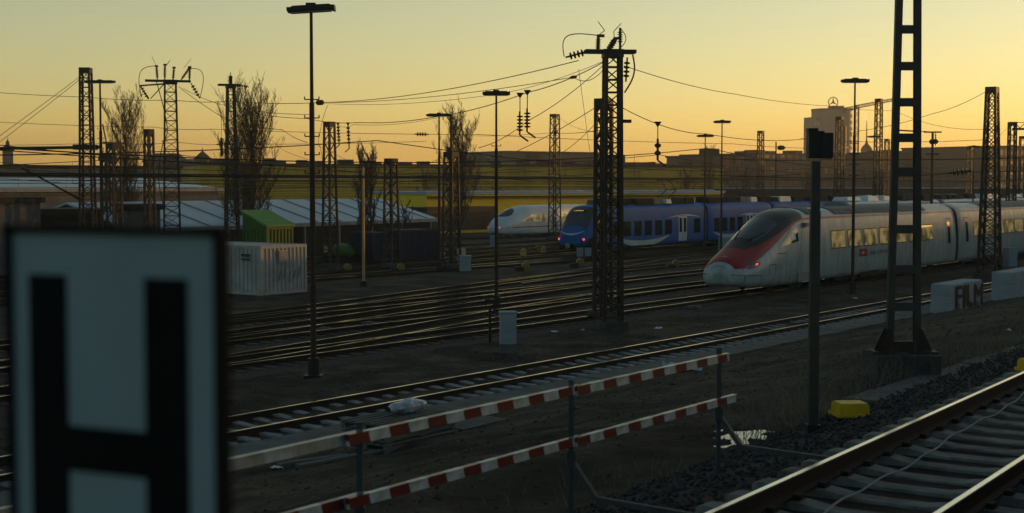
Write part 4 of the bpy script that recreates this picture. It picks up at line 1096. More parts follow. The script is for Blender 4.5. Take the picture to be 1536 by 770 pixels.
mA, hA = lattice_mast(132, 103, 95, .95, .60, "tall left lattice mast holding the dark horizontal boom", 22)
zb_ = zat(221, 95) - mA.location.z
mA.rotation_euler.z = 0
part(mA, "boom", M_dark, lambda m: (m.tube((.9, 0, zb_), (-7.2, 0, zb_ - .1), .11, .10, 8), m.tube((.0, .4, zb_ + .04), (.0, -.4, zb_ + .04), .16, n=8)))
part(mA, "boom_clamp", M_dark, lambda m: m.box((-.1, 0, zb_), (1.5, .75, .35)))
z2 = zat(300, 95) - mA.location.z; z3 = zat(252, 95) - mA.location.z
part(mA, "cantilever", M_rust, lambda m: (m.tube((-.3, -.3, z2), (-4.2, -.8, z3), .06, n=6), m.tube((-.3, -.3, z2 - .1), (-3.5, -.8, z3 - .3), .05, n=6), m.tube((-4.2, -.8, z3), (-1, -.8, z3 - .05), .03, n=6)))
part(mA, "insulator", M_ins, lambda m: insulator(m, (-3.6, -.75, z3 - .2), (-4.3, -.85, z3 + .05), 3, .13))
mC, hC = lattice_mast(172, 217, 98, .75, .65, "short square lattice mast carrying a switch and cables at left", 12)
part(mC, "switch_gear", M_dark, lambda m: (m.box((0, 0, hC + .1), (1.6, .3, .14)), m.bar((-.6, 0, hC + .1), (-.9, 0, hC + 1.4), .07), m.bar((.5, 0, hC + .1), (-.1, 0, hC + 1.1), .09), m.bar((.7, .1, hC + .1), (1.3, .1, hC - .9), .06)))
mD, hD = lattice_mast(225, 195, 96, .55, .40, "plain narrow lattice mast between the left bare tree and the crossarm mast", 14)

def crossarm_mast(u, vtop, vbeam, Y, wb, wt, span, label, seed, nseg=20, heavy=True, yaw=0.15):
    random.seed(seed)
    p = foot(u, Y=Y); zb = zat(vbeam, Y) - p.z
    t, H = lattice_mast(u, vbeam, Y, wb, wt, label, nseg, yaw=yaw, cap=False)
    L = span
    part(t, "crossarm", M_dark, lambda m: (m.box((-.05 * L, -.18, zb + .1), (L, .10, .14)), m.box((-.05 * L, .18, zb + .1), (L, .10, .14)), m.box((0, 0, zb + .03), (wt + .2, .6, .3))))
    if heavy:
        xs_ = [-.28, -.12, .06, .24, .42] if L > 2.6 else [-.3, .1, .38]
        for i, x in enumerate(xs_):
            tilt = random.uniform(-.1, .1) if i != 3 else .55
            a = Vector((x * L, random.choice((-.15, .15)), zb + .2)); b = a + Vector((tilt, 0, random.uniform(.7, 1.15)))
            part(t, "insulator", M_ins, lambda m: (insulator(m, a, b, 6, .11, .05), m.box(b, (.22, .12, .12))))
        for a_, b_, w_ in (((-.12 * L, .15, zb + 1.0), (.0, .15, zb + 1.5), .04), ((-.28 * L, -.15, zb + .95), (-.4 * L, -.15, zb + 1.75), .025), ((.3 * L, .1, zb + 1), (.46 * L, .1, zb + 1.6), .025)): part(t, "disconnector_arm", M_dark, lambda m: m.bar(a_, b_, w_))
    return t, H, zb
mE, hE, zE = crossarm_mast(258, 100, 124, 95, 1.15, .72, 3.0, "lattice mast with a wide crossarm full of insulators left of the poplar", 3, 20, yaw=.25)
part(mE, "side_bracket", M_dark, lambda m: (m.bar((-.4, 0, zE - .1), (-2.0, 0, zE - .25), .1), m.bar((-2.0, 0, zE - .25), (-1.4, 0, zE - 1.1), .07), m.bar((-.4, 0, zE - .1), (-1.3, 0, zE - 1.1), .06)))
part(mE, "insulator", M_ins, lambda m: insulator(m, (1.35, 0, zE), (1.95, 0, zE - 1.05), 4, .14))
part(mE, "insulator", M_ins, lambda m: insulator(m, (-1.95, 0, zE - .25), (-1.45, 0, zE - 1.15), 4, .12))
def loop(m, pts, r=.018):
    for a, b in zip(pts, pts[1:]): m.tube(a, b, r, n=4)
def arc(p0, p1, bulge, n=12):
    p0, p1, bulge = Vector(p0), Vector(p1), Vector(bulge)
    return [p0.lerp(p1, i / n) + bulge * math.sin(math.pi * i / n) for i in range(n + 1)]
for fn in (lambda m: loop(m, arc((-.9, 0, zE + 1.1), (-1.9, 0, zE - 1.0), (-.55, 0, .6)), .022), lambda m: loop(m, arc((1.1, 0, zE + .95), (1.95, 0, zE - 1.0), (.6, 0, .7)), .022), lambda m: loop(m, arc((-.9, -.4, zE), (-.6, -.5, zE - 4), (.5, -.2, -1)), .03), lambda m: loop(m, arc((-.5, -.5, zE - 4), (-.5, -.5, zE - 8.5), (-.35, -.2, 0)), .03)): part(mE, "jumper_cable", M_wire, fn)
mF, hF, zF = crossarm_mast(348, 115, 130, 100, .95, .45, 1.6, "slim lattice mast with a short crossarm in front of the tall poplar", 4, 22, heavy=False, yaw=.4)
part(mF, "top_spike", M_dark, lambda m: (m.bar((0, 0, zF), (0, 0, zF + .75), .22, .22), m.bar((0, 0, zF + .7), (0, 0, zF + 1.0), .05)))
part(mF, "insulator", M_ins, lambda m: (insulator(m, (.7, 0, zF + .1), (1.3, 0, zF), 3, .1)))
part(mF, "weight_stack", M_dark, lambda m: (m.box((-.75, -.3, zF - 4.3), (.16, .16, 1.3)), m.bar((-.75, -.3, zF - 3.6), (-.75, -.3, zF - 1.8), .03)))
mH, hH = lattice_mast(495, 184, 96, .78, .48, "lattice mast with two hanging insulator chains beside it", 15)
mJ, hJ = lattice_mast(587, 239, 95, .80, .55, "short lattice mast standing before the blue containers", 11)
mL, hL = lattice_mast(677, 229, 92, .85, .62, "stocky lattice mast with a thin pole on top beside the centre lamp", 11)
part(mL, "top_pole", M_steel, lambda m: (m.tube((0, 0, hL), (0, 0, hL + 2.5), .09, .06, 8), m.box((0, 0, hL + .1), (.4, .4, .5))))
mN, hN = lattice_mast(832, 172, 165, 1.05, .75, "far lattice mast behind the streamlined train", 18)
mO, hO, zO = crossarm_mast(918, 46, 82, 52, .66, .54, 1.9, "big lattice mast with tangled insulators on top in front of the blue train", 9, 22, yaw=.1, heavy=False)
part(mO, "insulator", M_ins, lambda m: (insulator(m, (-.55, 0, zO + .12), (-.53, 0, zO + .66), 5, .1, .06), m.box((-.45, 0, zO + .68), (.28, .14, .10))))
part(mO, "insulator", M_ins, lambda m: (insulator(m, (-.18, 0, zO + .12), (.10, 0, zO + .58), 4, .13, .09), m.box((.17, 0, zO + .60), (.26, .12, .08))))
part(mO, "insulator", M_ins, lambda m: insulator(m, (-.95, 0, zO + .1), (-1.75, .0, zO - .12), 4, .14))
part(mO, "surge_rod", M_dark, lambda m: (m.tube((.28, 0, zO + .1), (.28, 0, zO + .98), .05, n=6), insulator(m, (.28, 0, zO + .35), (.28, 0, zO + .95), 5, .1)))
for fn in (lambda m: loop(m, arc((-.6, 0, zO + .7), (-1.8, 0, zO - .1), (-.5, 0, .35)), .018), lambda m: loop(m, arc((.3, 0, zO + .95), (.25, 0, zO + .2), (.22, 0, 0)), .015), lambda m: loop(m, arc((.75, 0, zO), (.45, 0, zO - 1.4), (.2, 0, 0)), .03), lambda m: loop(m, [(-.5, 0, zO + .72), (-.3, 0, zO + .88), (-.55, 0, zO + 1.2)], .014), lambda m: loop(m, [(.06, 0, zO + .62), (.04, 0, zO + .85), (.32, 0, zO + 1.15)], .014)): part(mO, "jumper_cable", M_wire, fn)
part(mO, "hanging_insulator", M_ins, lambda m: insulator(m, (.55, 0, zO - .1), (.5, 0, zO - 1.0), 4, .12))
part(mO, "bracket", M_dark, lambda m: m.box((.5, 0, zat(182, 52) - mO.location.z), (.4, .2, .12)))
mO2, hO2 = lattice_mast(905, 150, 56, .50, .44, "lower lattice mast hard against the big tangled mast", 16)
mY, hY = lattice_mast(1485, 132, 80, 1.02, .50, "tapered lattice mast in front of the white and red train at right", 16, zig=False)
mW, hW = lattice_mast(1316, 149, 150, .80, .55, "far thin lattice mast directly left of the ladder mast", 22)
mX, hX = lattice_mast(1258, 176, 160, .95, .60, "far thin lattice mast in front of the round tower", 20)
part(mX, "bracket", M_dark, lambda m: (m.box((.8, 0, hX - 3.4), (3.2, .12, .12)), m.box((1.5, 0, hX - 2.6), (.25, .25, 3.2))))
mR, hR = lattice_mast(1140, 197, 190, .75, .6, "far lattice mast above the brown blocks left of the tower", 16)
mZ, hZ = lattice_mast(1516, 184, 130, .70, .55, "lattice mast with a side arm at the right edge", 16)
part(mZ, "side_arm", M_dark, lambda m: (m.box((2.2, 0, hZ - .6), (4.4, .18, .2)), m.bar((.2, 0, hZ), (.7, 0, hZ - .5), .06), m.bar((1.2, 0, hZ), (.7, 0, hZ - .5), .06), m.bar((.2, 0, hZ), (1.2, 0, hZ), .06)))
mZ.rotation_euler.z = 0
lattice_mast(1329, 209, 230, .8, .6, "tiny far lattice mast just left of the ladder mast's left leg", 12)
lattice_mast(1453, 222, 230, .8, .7, "tiny far lattice mast beside the distant lamp at right", 10)
lattice_mast(1532, 205, 170, .7, .6, "partly seen lattice mast at the very right edge", 12)
lattice_mast(160, 235, 110, .4, .4, "low ladder-like lattice post behind the left lamp pole", 14)

# ---------------------------------------------------------------- yard lamps
def lamp(u, vtop, label, n=None, Y=None, head=1.25, lean=0.0, pole_r=.085, col=M_rust, yaw=0.0, steps=True, off=0.0, tilt=0.0):
    p = foot(u, n=n, Y=Y); Yd = p.y; H = zat(vtop, Yd) - p.z
    t = thing("yard_lamp", p, yaw, label, "lamp")
    part(t, "base_sleeve", M_dark, lambda m: (m.tube((0, 0, 0), (0, 0, .55), pole_r * 2, n=10), m.box((0, 0, .02), (.5, .5, .12))))
    part(t, "pole", col, lambda m: (m.tube((0, 0, .5), (0, 0, H * .75), pole_r, pole_r * .85, 10), m.tube((0, 0, H * .75), (0, 0, H), pole_r * .62, pole_r * .5, 8)))
    if steps:
        def st(m):
            for k in range(5):
                z = H * (.76 - .05 * k); m.bar((-.2, 0, z), (.2, 0, z), .03); m.bar((-.2, 0, z), (-.2, 0, z + .08), .03); m.bar((.2, 0, z), (.2, 0, z + .08), .03)
        part(t, "climbing_step", M_dark, st)
    def hd(m):
        c = Vector((off, 0, H + .06)); rot = Matrix.Rotation(tilt, 3, 'Y')
        m.box(c, (head, .36, .10), rot); m.box(c + Vector((0, 0, -.065)), (head * .97, .30, .05), rot); m.box(c + Vector((0, 0, .065)), (head * .9, .26, .05), rot, taper=.85); m.box(c + Vector((-off, 0, .09)), (.26, .3, .10))
        m.box(c + Vector((head * .48, 0, -.0)), (.06, .37, .14), rot)
    h = part(t, "lamp_head", M_dark, hd)
    part(h, "diffuser", mat("diffuser", (.25, .25, .24), .4), lambda m: m.box((off, 0, H - .04), (head * .85, .26, .03), Matrix.Rotation(tilt, 3, 'Y')))
    return t
lamp(469, 16, "tallest and nearest lamp, cut close to the top of the photo", n=27.7, head=1.32, tilt=-.06)
lamp(153, 124, "lamp with an orange-tipped head beside the tall left mast", Y=93, head=2.0, steps=True, pole_r=.12)
lamp(744.5, 142, "rust-tinted lamp standing alone before the streamlined train", n=37.0, head=1.2)
lamp(659, 174, "lamp beside the stocky lattice mast at centre", Y=90, head=1.65, pole_r=.1)
lamp(1057, 205, "lower of the two lamps between the blue train and the nose", Y=118, head=1.4)
lamp(1082, 184, "higher of the two lamps between the blue train and the nose", Y=104, head=1.25)
lamp(1280, 123, "lamp rising in front of the white and red train's windows", n=27.6, head=1.35)
lamp(1310, 206, "short far lamp left of the ladder mast", Y=150, head=1.5, steps=False)
lamp(1459, 221, "far lamp in front of the hazy block at right", Y=150, head=1.4, steps=False)
# twin armed lamp
p = foot(1397, Y=120); H = zat(198, 120) - p.z
t = thing("twin_arm_post", p, 0, "far post with two thin arms right of the ladder mast", "post")
part(t, "pole", M_rust, lambda m: m.tube((0, 0, 0), (0, 0, H), .13, .10, 8))
part(t, "upper_arm", M_dark, lambda m: (m.box((-2.3, 0, H + .1), (1.8, .14, .12), Matrix.Rotation(.06, 3, 'Y')), m.box((0, 0, H - .02), (1.5, .14, .12)), m.box((-1, 0, H + .04), (.9, .07, .06))))
part(t, "lower_arm", M_dark, lambda m: m.box((0, 0, H - 1.9), (1.1, .14, .12)))
part(t, "hanging_insulator", M_ins, lambda m: insulator(m, (.25, 0, H - .05), (.25, 0, H - 1.2), 5, .09))
# thin post at centre, the low sun's orange put into its colour
p = foot(545, n=51.0); H = zat(250, p.y) - p.z
t = thing("thin_post", p, 0, "thin post coloured as if lit orange by the low sun", "post")
part(t, "pole", mat("post_sun_orange", (.38, .25, .12), .5, .2, .2, 3), lambda m: m.tube((0, 0, 0), (0, 0, H), .085, .07, 10))
part(t, "foot", M_dark, lambda m: m.box((0, 0, .1), (.35, .35, .3)))
# far round-headed signals
for u, v, Y, lab in ((1163, 213, 190, "small far signal with a round lamp on its right"), (158, 231, 97, "dark signal lantern on the left lamp pole's side")):
    if u == 1163:
        p = foot(u, Y=Y); H = zat(v, Y) - p.z; t = thing("far_signal", p, 0, lab, "signal")
        part(t, "pole", M_rust, lambda m: m.tube((0, 0, 0), (0, 0, H), .1, n=6)); part(t, "lantern", M_dark, lambda m: m.lathe((.2, 0, H - .8), (1, 0, 0), [(0, .2), (.3, .35), (.8, .3), (1.1, .05)], 10))
    else:
        p = at(u + 1, 236, 92.6); t = thing("lantern_box", p, 0, lab, "lantern"); part(t, "housing", M_galv, lambda m: (m.box((0, 0, 0), (.95, .4, .38), taper=.85), m.bar((-.25, .2, 0), (-.25, .5, 0), .1)))

# ---------------------------------------------------------------- near signal post and the ladder mast
p = foot(1222.5, Y=17.0); H = zat(195, 17) - p.z
t = thing("signal_post", p, 0, "dark steel post with a boxed signal head seen from behind", "signal")
part(t, "post", M_galv, lambda m: (m.box((0, 0, H * .37), (.115, .10, H * .74)), m.box((0, 0, H * .80), (.10, .09, H * .2))))
hd = part(t, "signal_head", M_dark, lambda m: (m.box((.0, .03, H - .18), (.185, .16, .33)), m.box((.125, .0, H - .19), (.15, .12, .30)), m.box((-.04, .03, H - .0), (.12, .14, .04))))
part(hd, "head_rim", M_dark, lambda m: m.box((.125, .05, H - .19), (.165, .03, .315)))
part(t, "base_plate", M_dark, lambda m: (m.box((0, 0, .03), (.32, .3, .06)), m.box((0, 0, .12), (.16, .15, .16))))
Y = 22.9
p = foot(1357.5, Y=Y); p.z = zat(531, Y); H = 8.0
t = thing("ladder_mast", p, 0, "tapering mast of two steel channels joined by flat battens", "mast")
xo = lambda z, sd: sd * (.225 - .013 * z)
def legs(m, sd):
    for yo in (-.055, .055): m.bar((xo(0, sd), yo, 0), (xo(H, sd), yo, H), .012, .10, up=(0, 1, 0)) if False else m.bar((xo(0, sd) , yo, 0), (xo(H, sd), yo, H), .105, .012, up=(0, 1, 0))
    m.bar((xo(0, sd) + sd * .048, 0, 0), (xo(H, sd) + sd * .048, 0, H), .012, .11, up=(0, 1, 0))
for sd in (-1, 1): part(t, "channel_leg", M_galv, lambda m: legs(m, sd))
for v in (460, 404, 344, 258, 207, 154, 100, 45, -10, -65):
    z = zat(v, Y) - p.z
    part(t, "batten", M_galv, lambda m: m.box((0, -.068, z), (2 * abs(xo(z, 1)) - .02, .012, .14)))
def gus(m, sd):
    x0 = xo(0, sd)
    for y in (-.08, .08): m.add([(x0 - sd * .02, y, 0), (x0 + sd * .26, y, 0), (x0 + sd * .22, y, .08), (x0 + sd * .06, y, .42), (x0 - sd * .02, y, .42)], [(0, 1, 2, 3, 4)]); m.add([(x0 - sd * .02, y + .012, 0), (x0 + sd * .26, y + .012, 0), (x0 + sd * .22, y + .012, .08), (x0 + sd * .06, y + .012, .42), (x0 - sd * .02, y + .012, .42)], [(4, 3, 2, 1, 0)])
    m.box((x0 + sd * .1, 0, .03), (.4, .4, .05))
for sd in (-1, 1): part(t, "foot_gusset", M_steel, lambda m: gus(m, sd))
part(t, "foot_beam", M_steel, lambda m: m.box((0, 0, .12), (.42, .1, .18)))
part(t, "foundation", M_conc_d, lambda m: m.box((0, .1, -.32), (1.02, 1.0, .66)))

# ---------------------------------------------------------------- overhead wires
def wire(label, pts, sag=0.3, r=0.022, ins=(), isz=.55, name="overhead_wire", drops=()):
    """pts: (u, v, depth) of its fixing points"""
    P = [at(*p) if len(p) == 3 and not isinstance(p, Vector) else p for p in pts]; mb = MB(); L = []
    for a, b in zip(P, P[1:]):
        seg = [a.lerp(b, i / 14) - Vector((0, 0, sag * 4 * (i / 14) * (1 - i / 14))) for i in range(15)]; L += seg
        mb.path(seg, r * .85, 4)
    o = mb.build(name, M_wire); tag(o, label, "wire")
    for k in ins:
        q = L[int(k * (len(L) - 1))]; d = (L[min(len(L) - 1, int(k * (len(L) - 1)) + 1)] - L[max(0, int(k * (len(L) - 1)) - 1)]).normalized()
        m = MB(); insulator(m, q - d * isz, q + d * isz, 4, .16 * min(1, isz * 2), .05); m.build("insulator", M_ins, o)
    for k, ln, ni in drops:
        q = L[int(k * (len(L) - 1))]; m = MB(); m.tube(q, q - Vector((0, 0, ln * .45)), .02, n=4); insulator(m, q - Vector((0, 0, ln * .4)), q - Vector((0, 0, ln)), ni, .14, .05)
        m.lathe(q + Vector((0, 0, .1)), (0, 0, -1), [(0, .16), (.2, .03)], 8); m.bar(q - Vector((0, 0, ln)), q - Vector((-.35, 0, ln + .25)), .07); m.build("hanging_insulator", M_ins, o)
    return o
wire("wire from the left edge to the insulator at the tallest lamp", [(-80, 132, 110), (132, 146, 96), (258, 150, 94), (348, 152, 92), (480, 154, 80)], .1)
wire("steep upper wire from the tallest lamp's insulator up to the big tangled mast", [(480, 154, 80), (868, 91, 52)], .35, .02, ins=(0.01,))
wire("middle wire from the tallest lamp's insulator to the big tangled mast", [(482, 154, 80), (860, 116, 53), (904, 106, 52)], .25, .016, ins=(.5,), isz=.2)
wire("lowest of the three wires fanning from the tallest lamp to the big tangled mast", [(482, 155, 80), (720, 145, 65), (903, 93, 52)], .2, .012)
wire("wire with two hanging insulators running up from the slim crossarm mast", [(361, 166, 100), (461, 178, 88), (540, 184, 78), (656, 175, 68), (791, 139, 59), (904, 94, 52)], .12, .022, drops=((.785, 1.7, 5), (.80, 1.65, 5)))
wire("long thin wire crossing the whole left sky at mid height", [(-60, 180, 120), (230, 191, 110), (320, 194, 108), (720, 202, 105), (1100, 216, 120), (1240, 223, 130)], .1, .022, ins=(.56,))
wire("thin wire at mid height passing behind the crossarm mast", [(-60, 217, 118), (135, 215, 112), (272, 214, 110), (340, 216, 110), (640, 212, 110)], .1, .02, ins=(.74,))
wire("thin horizontal wire meeting the mast top at the right", [(704, 204, 120), (830, 199, 115), (905, 195, 56)], .1, .018, ins=(.57,))
wire("upper guy wire running down left from the tall left mast", [(124, 112, 95), (-40, 232, 90)], .05, .02)
wire("lower guy wire running down left from the tall left mast", [(124, 116, 95), (-40, 243, 90)], .05, .02)
wire("wire falling right from the crossarm mast past the poplar", [(268, 130, 95), (341, 180, 96), (424, 195, 92), (461, 214, 80)], .1, .022)
wire("second wire falling right from the crossarm mast", [(275, 133, 95), (345, 160, 99), (470, 172, 90)], .15, .02)
wire("wire sloping down left from the big tangled mast to the centre tree", [(905, 98, 52), (791, 182, 56), (718, 222, 62)], .15, .018)
wire("wire from the lower centre mast down to the skyline", [(900, 157, 56), (773, 228, 70)], .1, .02)
wire("short wire from the lower centre mast down to the far lattice mast", [(900, 178, 56), (845, 228, 66)], .1, .018)
wire("sagging wire from the big tangled mast to the right toward the tower", [(936, 99, 52), (1100, 141, 75), (1244, 159, 110), (1340, 166, 130)], .12, .018)
wire("wire with one hanging insulator right of the big tangled mast", [(932, 161, 52), (1060, 201, 70), (1220, 207, 90)], .25, .02, drops=((.2, 1.5, 2),))
wire("wire from the tapered right mast down past the ladder mast", [(1480, 137, 80), (1398, 171, 90), (1285, 197, 105)], .15, .02)
wire("faint sagging wire between the ladder mast and the tapered mast", [(1344, 167, 100), (1480, 194, 82)], .4, .015)
wire("flat wire with an insulator left of the tapered right mast", [(1200, 208, 110), (1475, 210, 81)], .2, .018, ins=(.84,))
wire("short wire from the right edge mast down left", [(1514, 188, 130), (1488, 215, 82)], .05, .018)
wire("wire from the insulator pair mast across to the lower centre lattice mast", [(505, 186, 96), (530, 187, 90), (660, 176, 88)], .2, .015)
wire("slack cable hanging from the tallest lamp's insulator", [(492, 158, 80), (477, 215, 82), (484, 243, 84)], -.3, .016)
wire("thin wire crossing down from the slim crossarm mast to the lamp", [(352, 160, 100), (424, 225, 95), (465, 240, 90)], .05, .014)
wire("steep thin wire right of the tallest lamp", [(470, 215, 85), (560, 258, 92)], .05, .014)
wire("thin wire climbing from the skyline to the pair mast at centre", [(560, 262, 95), (672, 232, 92)], .3, .014)
wire("thin wire from the centre mast to the skyline right", [(684, 178, 92), (735, 240, 95)], .6, .014)
wire("thin diagonal wire below the big tangled mast", [(868, 104, 53), (885, 228, 75)], .05, .012)
wire("thin wire from the far lattice mast to the skyline", [(836, 174, 165), (860, 190, 150), (905, 200, 120)], .1, .02)
wire("low dark wire crossing in front of the right skyline", [(1080, 238, 70), (1240, 240, 68), (1560, 236, 66)], .05, .022)
wire("lower dark wire with an insulator crossing the brown blocks", [(1050, 262, 75), (1300, 268, 72), (1440, 258, 70), (1580, 254, 68)], .05, .02, ins=(.66,))
wire("thin dark wire crossing the yellow hall", [(640, 260, 90), (905, 266, 88), (1200, 262, 90)], .12, .02, ins=(.36,))
wire("second dark wire crossing the yellow hall lower down", [(380, 272, 95), (740, 268, 92), (1060, 272, 96)], .12, .018)
wire("dark wire across the left skyline", [(-60, 246, 90), (130, 249, 95), (350, 256, 98)], .05, .025)
wire("thin wire in front of the left warehouse roof", [(-60, 238, 100), (260, 262, 96), (470, 266, 96)], .1, .02)
wire("wire below the boom at left", [(60, 225, 94), (150, 232, 97)], .02, .03)
# hanging insulator chains beside the centre-left mast
for u, vb, lab in ((507, 218, "left of the two insulator chains hanging beside a lattice mast"), (522, 223, "right of the two insulator chains hanging beside a lattice mast")):
    a = at(u, 184, 95); b = at(u + 2, vb, 95); mb = MB(); insulator(mb, a, b, 5, .13, .05); mb.bar(b, b + Vector((-.3, 0, -.25)), .06); mb.lathe(a, (0, 0, -1), [(0, .14), (.2, .03)], 8)
    o = mb.build("insulator_chain", M_ins); tag(o, lab, "insulator")
# real catenaries over the tracks
def catenary(n, s0, s1, label, zc=5.55, span=58.0, off=0):
    t = thing("catenary", (0, 0, 0), 0, label, "wire"); base = gz(n) + .2
    mw, cw, dr = MB(), MB(), MB(); s = s0; st = (-1) ** off * .2
    while s < s1:
        f = lambda k: SN(s + span * k, n + st * (1 - 2 * k), base + zc + 1.6 - 4.4 * k * (1 - k))
        g_ = lambda k: SN(s + span * k, n + st * (1 - 2 * k), base + zc)
        mw.path([f(i / 12) for i in range(13)], .020, 4); cw.path([g_(0), g_(.5), g_(1)], .020, 4)
        for i in range(1, 8): dr.path([f(i / 8), g_(i / 8)], .010, 3)
        s += span; st = -st
    mw.build("messenger_wire", M_wire, t); cw.build("contact_wire", M_wire, t); o = dr.build("droppers", M_wire, t); o["kind"] = "stuff"
for n, s0, lab in ((36.0, 8, "catenary over the track just behind the white and red train"), (41.0, -12, "catenary over the track in front of the white container"), (46.0, 20, "catenary over the track fanning out beside the container"), (57.0, -20, "catenary over the track in front of the blue train"), (62.6, -5, "catenary over the blue train"), (74.0, -15, "catenary over the far parked coaches"), (90.0, 0, "catenary in front of the streamlined train"), (105.0, 10, "catenary over the streamlined train")):
    catenary(n, s0, 250, lab, off=int(n))
# ================================================================ CONTAINERS, CABINETS, SMALL THINGS OF THE YARD
def container(name, p, yaw, L, W, H, label, m, corr=True, doors=True, lid=False, sides=(0, 1, 2, 3), mdark=M_dark):
    t = thing(name, p, yaw, label, "container")
    mb = MB(); mb.box((L / 2, W / 2, H / 2), (L - .1, W - .1, H - .06)); mb.build("shell", m, t)
    def corrug(x0, x1, f, n):
        mb = MB(); vs = []; w = (x1 - x0) / n
        for k in range(n):
            a = x0 + k * w
            for q, d in ((0, .045), (.42, .045), (.52, 0), (.9, 0), (1, .045)): vs.append((a + q * w, d))
        o = len(mb.v)
        for z in (.16, H - .14): mb.v += [f(x, d, z) for x, d in vs]
        N = len(vs)
        for i in range(N - 1): mb.f.append((i, i + 1, N + i + 1, N + i)); mb.m.append(0)
        return mb
    n = max(6, int(L / .28))
    corrug(.1, L - .1, lambda x, d, z: (x, .005 - d + .04, z), n).build("corrugated_side", m, t)
    corrug(.1, W - .1, lambda x, d, z: (.005 - d + .04, x, z), max(6, int(W / .3))).build("corrugated_side", m, t)
    def fr(mb):
        for x in (.06, L - .06):
            for y in (.06, W - .06): mb.box((x, y, H / 2), (.13, .13, H))
        for z in (.08, H - .07):
            for y in (.06, W - .06): mb.box((L / 2, y, z), (L - .26, .12, .15))
            for x in (.06, L - .06): mb.box((x, W / 2, z), (.12, W - .26, .15))
    part(t, "frame", m, fr)
    return t
p = onz(391.5, 444, -.18)
M_wcont = mat("white_container_paint", (0.34, 0.33, 0.32), .6, 0, .35, 1.6, col2=(.25, .22, .20))
t = container("container", p + Vector((0, 0, 0)), YAW, 3.15, 6.0, 2.42, "dirty white corrugated container with a small louvre in its side", M_wcont)
lv = part(t, "louvre", M_wcont, lambda m: (m.box((1.45, -.06, 1.85), (.62, .05, .62)), [m.box((1.45, -.1, 1.62 + .09 * k), (.54, .05, .03), Matrix.Rotation(.5, 3, 'X')) for k in range(6)]))
part(t, "vent_slot", M_dark, lambda m: (m.box((-.06, 1.0, 1.95), (.05, .55, .12)), m.box((-.06, 1.0, 1.75), (.05, .55, .1))))
part(t, "graffiti_smear", mat("blue_spray", (.12, .15, .28), .7, 0, .6, 4), lambda m: [m.box((1.25 + .33 * k, -.043, .95 + .12 * math.sin(k * 2)), (.06, .008, .55), Matrix.Rotation(.25, 3, 'Y')) for k in range(5)])
# green container with a sloping lid
M_green = mat("green_container_paint", (0.025, 0.085, 0.010), .5, 0, .35, 1.4)
p2 = foot(400, Y=82); p2.z = gz(60)
zt = zat(341, 82)
t = container("green_container", p2, YAW, 2.15, 2.05, zt - p2.z, "bright green container under a tilted lid behind the white container", M_green)
h = zt - p2.z
def lid(m):
    vs = [(-.1, -.12, h + .03), (2.25, -.12, h + .03), (2.25, 2.15, h + .9), (-.1, 2.15, h + .9)]
    m.add(vs + [(x, y, z + .08) for x, y, z in vs], [(3, 2, 1, 0), (4, 5, 6, 7), (0, 1, 5, 4), (1, 2, 6, 5), (2, 3, 7, 6), (3, 0, 4, 7)])
part(t, "lid", mat("green_lid_paint", (0.06, 0.20, 0.02), .5, 0, .2, 2), lid)
part(t, "gable_fill", M_green, lambda m: (m.add([(.0, 0, h), (.0, 2.05, h), (.0, 2.05, h + .83)], [(0, 1, 2)]), m.add([(2.15, 0, h), (2.15, 2.05, h), (2.15, 2.05, h + .83)], [(2, 1, 0)])))
for u, Y, L, H, lab in ((560, 104, 6.0, 2.3, "left of two dark blue containers under the pale blue roof"), (600, 106, 4.6, 2.4, "right of two dark blue containers beside the bare bush")):
    p = foot(u, Y=Y); container("container", p, YAW, L, 2.4, H, lab, M_bcont)
def mound(u, Y, label):
    p = foot(u, Y=Y); t = thing("covered_skip", p, YAW, label, "skip")
    part(t, "tub", M_under, lambda m: m.box((0, 0, .35), (2.2, 1.5, .7), taper=1.1))
    mb = MB(); prof = [(0, .95), (.25, 1.0), (.6, .85), (.85, .5), (.95, .05)]; mb.lathe((0, 0, .6), (0, 0, 1), prof, 16)
    mb.v = [(x * 1.25, y * .9, z + .06 * noise.noise(Vector((x * 3, y * 3, z)))) for x, y, z in mb.v]; mb.build("green_cover", M_green, t, smooth=True)
mound(513, 104, "low dark skip under a rounded green cover behind the lattice mast")

def cabinet(u, vb, w, h, d, label, col=M_cab, base=.0, n=None, Y=None, yaw=YAW, legs=False):
    p = on_ground(u, vb) if Y is None else foot(u, Y=Y)
    p = p - Vector((0, 0, .03)); t = thing("relay_cabinet", p, yaw, label, "cabinet")
    if base: part(t, "plinth", M_conc, lambda m: m.box((0, 0, base / 2), (w * 1.03, d * 1.03, base)))
    part(t, "body", col, lambda m: m.box((0, 0, base + h / 2), (w, d, h)))
    part(t, "lid", col, lambda m: m.box((0, 0, base + h + .02), (w + .06, d + .06, .05), taper=.95))
    part(t, "door", col, lambda m: (m.box((0, -d / 2 - .008, base + h / 2), (w - .08, .016, h - .1)), m.box((w * .32, -d / 2 - .025, base + h * .55), (.03, .03, .1))))
    return t
cabinet(762, 529, .52, 1.0, .36, "tall grey cabinet on a concrete plinth beside the bare ground", base=.32, yaw=.1)
cabinet(698, 407, .72, 1.0, .5, "pale cabinet standing in front of an orange-lit box", yaw=.1)
M_cabo = mat("cabinet_lit_orange", (.42, .33, .24), .6, 0, .2, 2)  # orange light on this box is put into its base colour
cabinet(692, 398, .45, 1.15, .4, "box painted as if lit orange behind the pale cabinet", M_cabo)
cabinet(522, 389, .75, .9, .5, "grey cabinet right of the lattice mast before the green cover", yaw=.1)
cabinet(605, 374, .6, 1.0, .4, "grey cabinet in front of the right blue container", yaw=.1)
cabinet(572, 366, .5, .9, .4, "dim cabinet in front of the left blue container", yaw=.1)
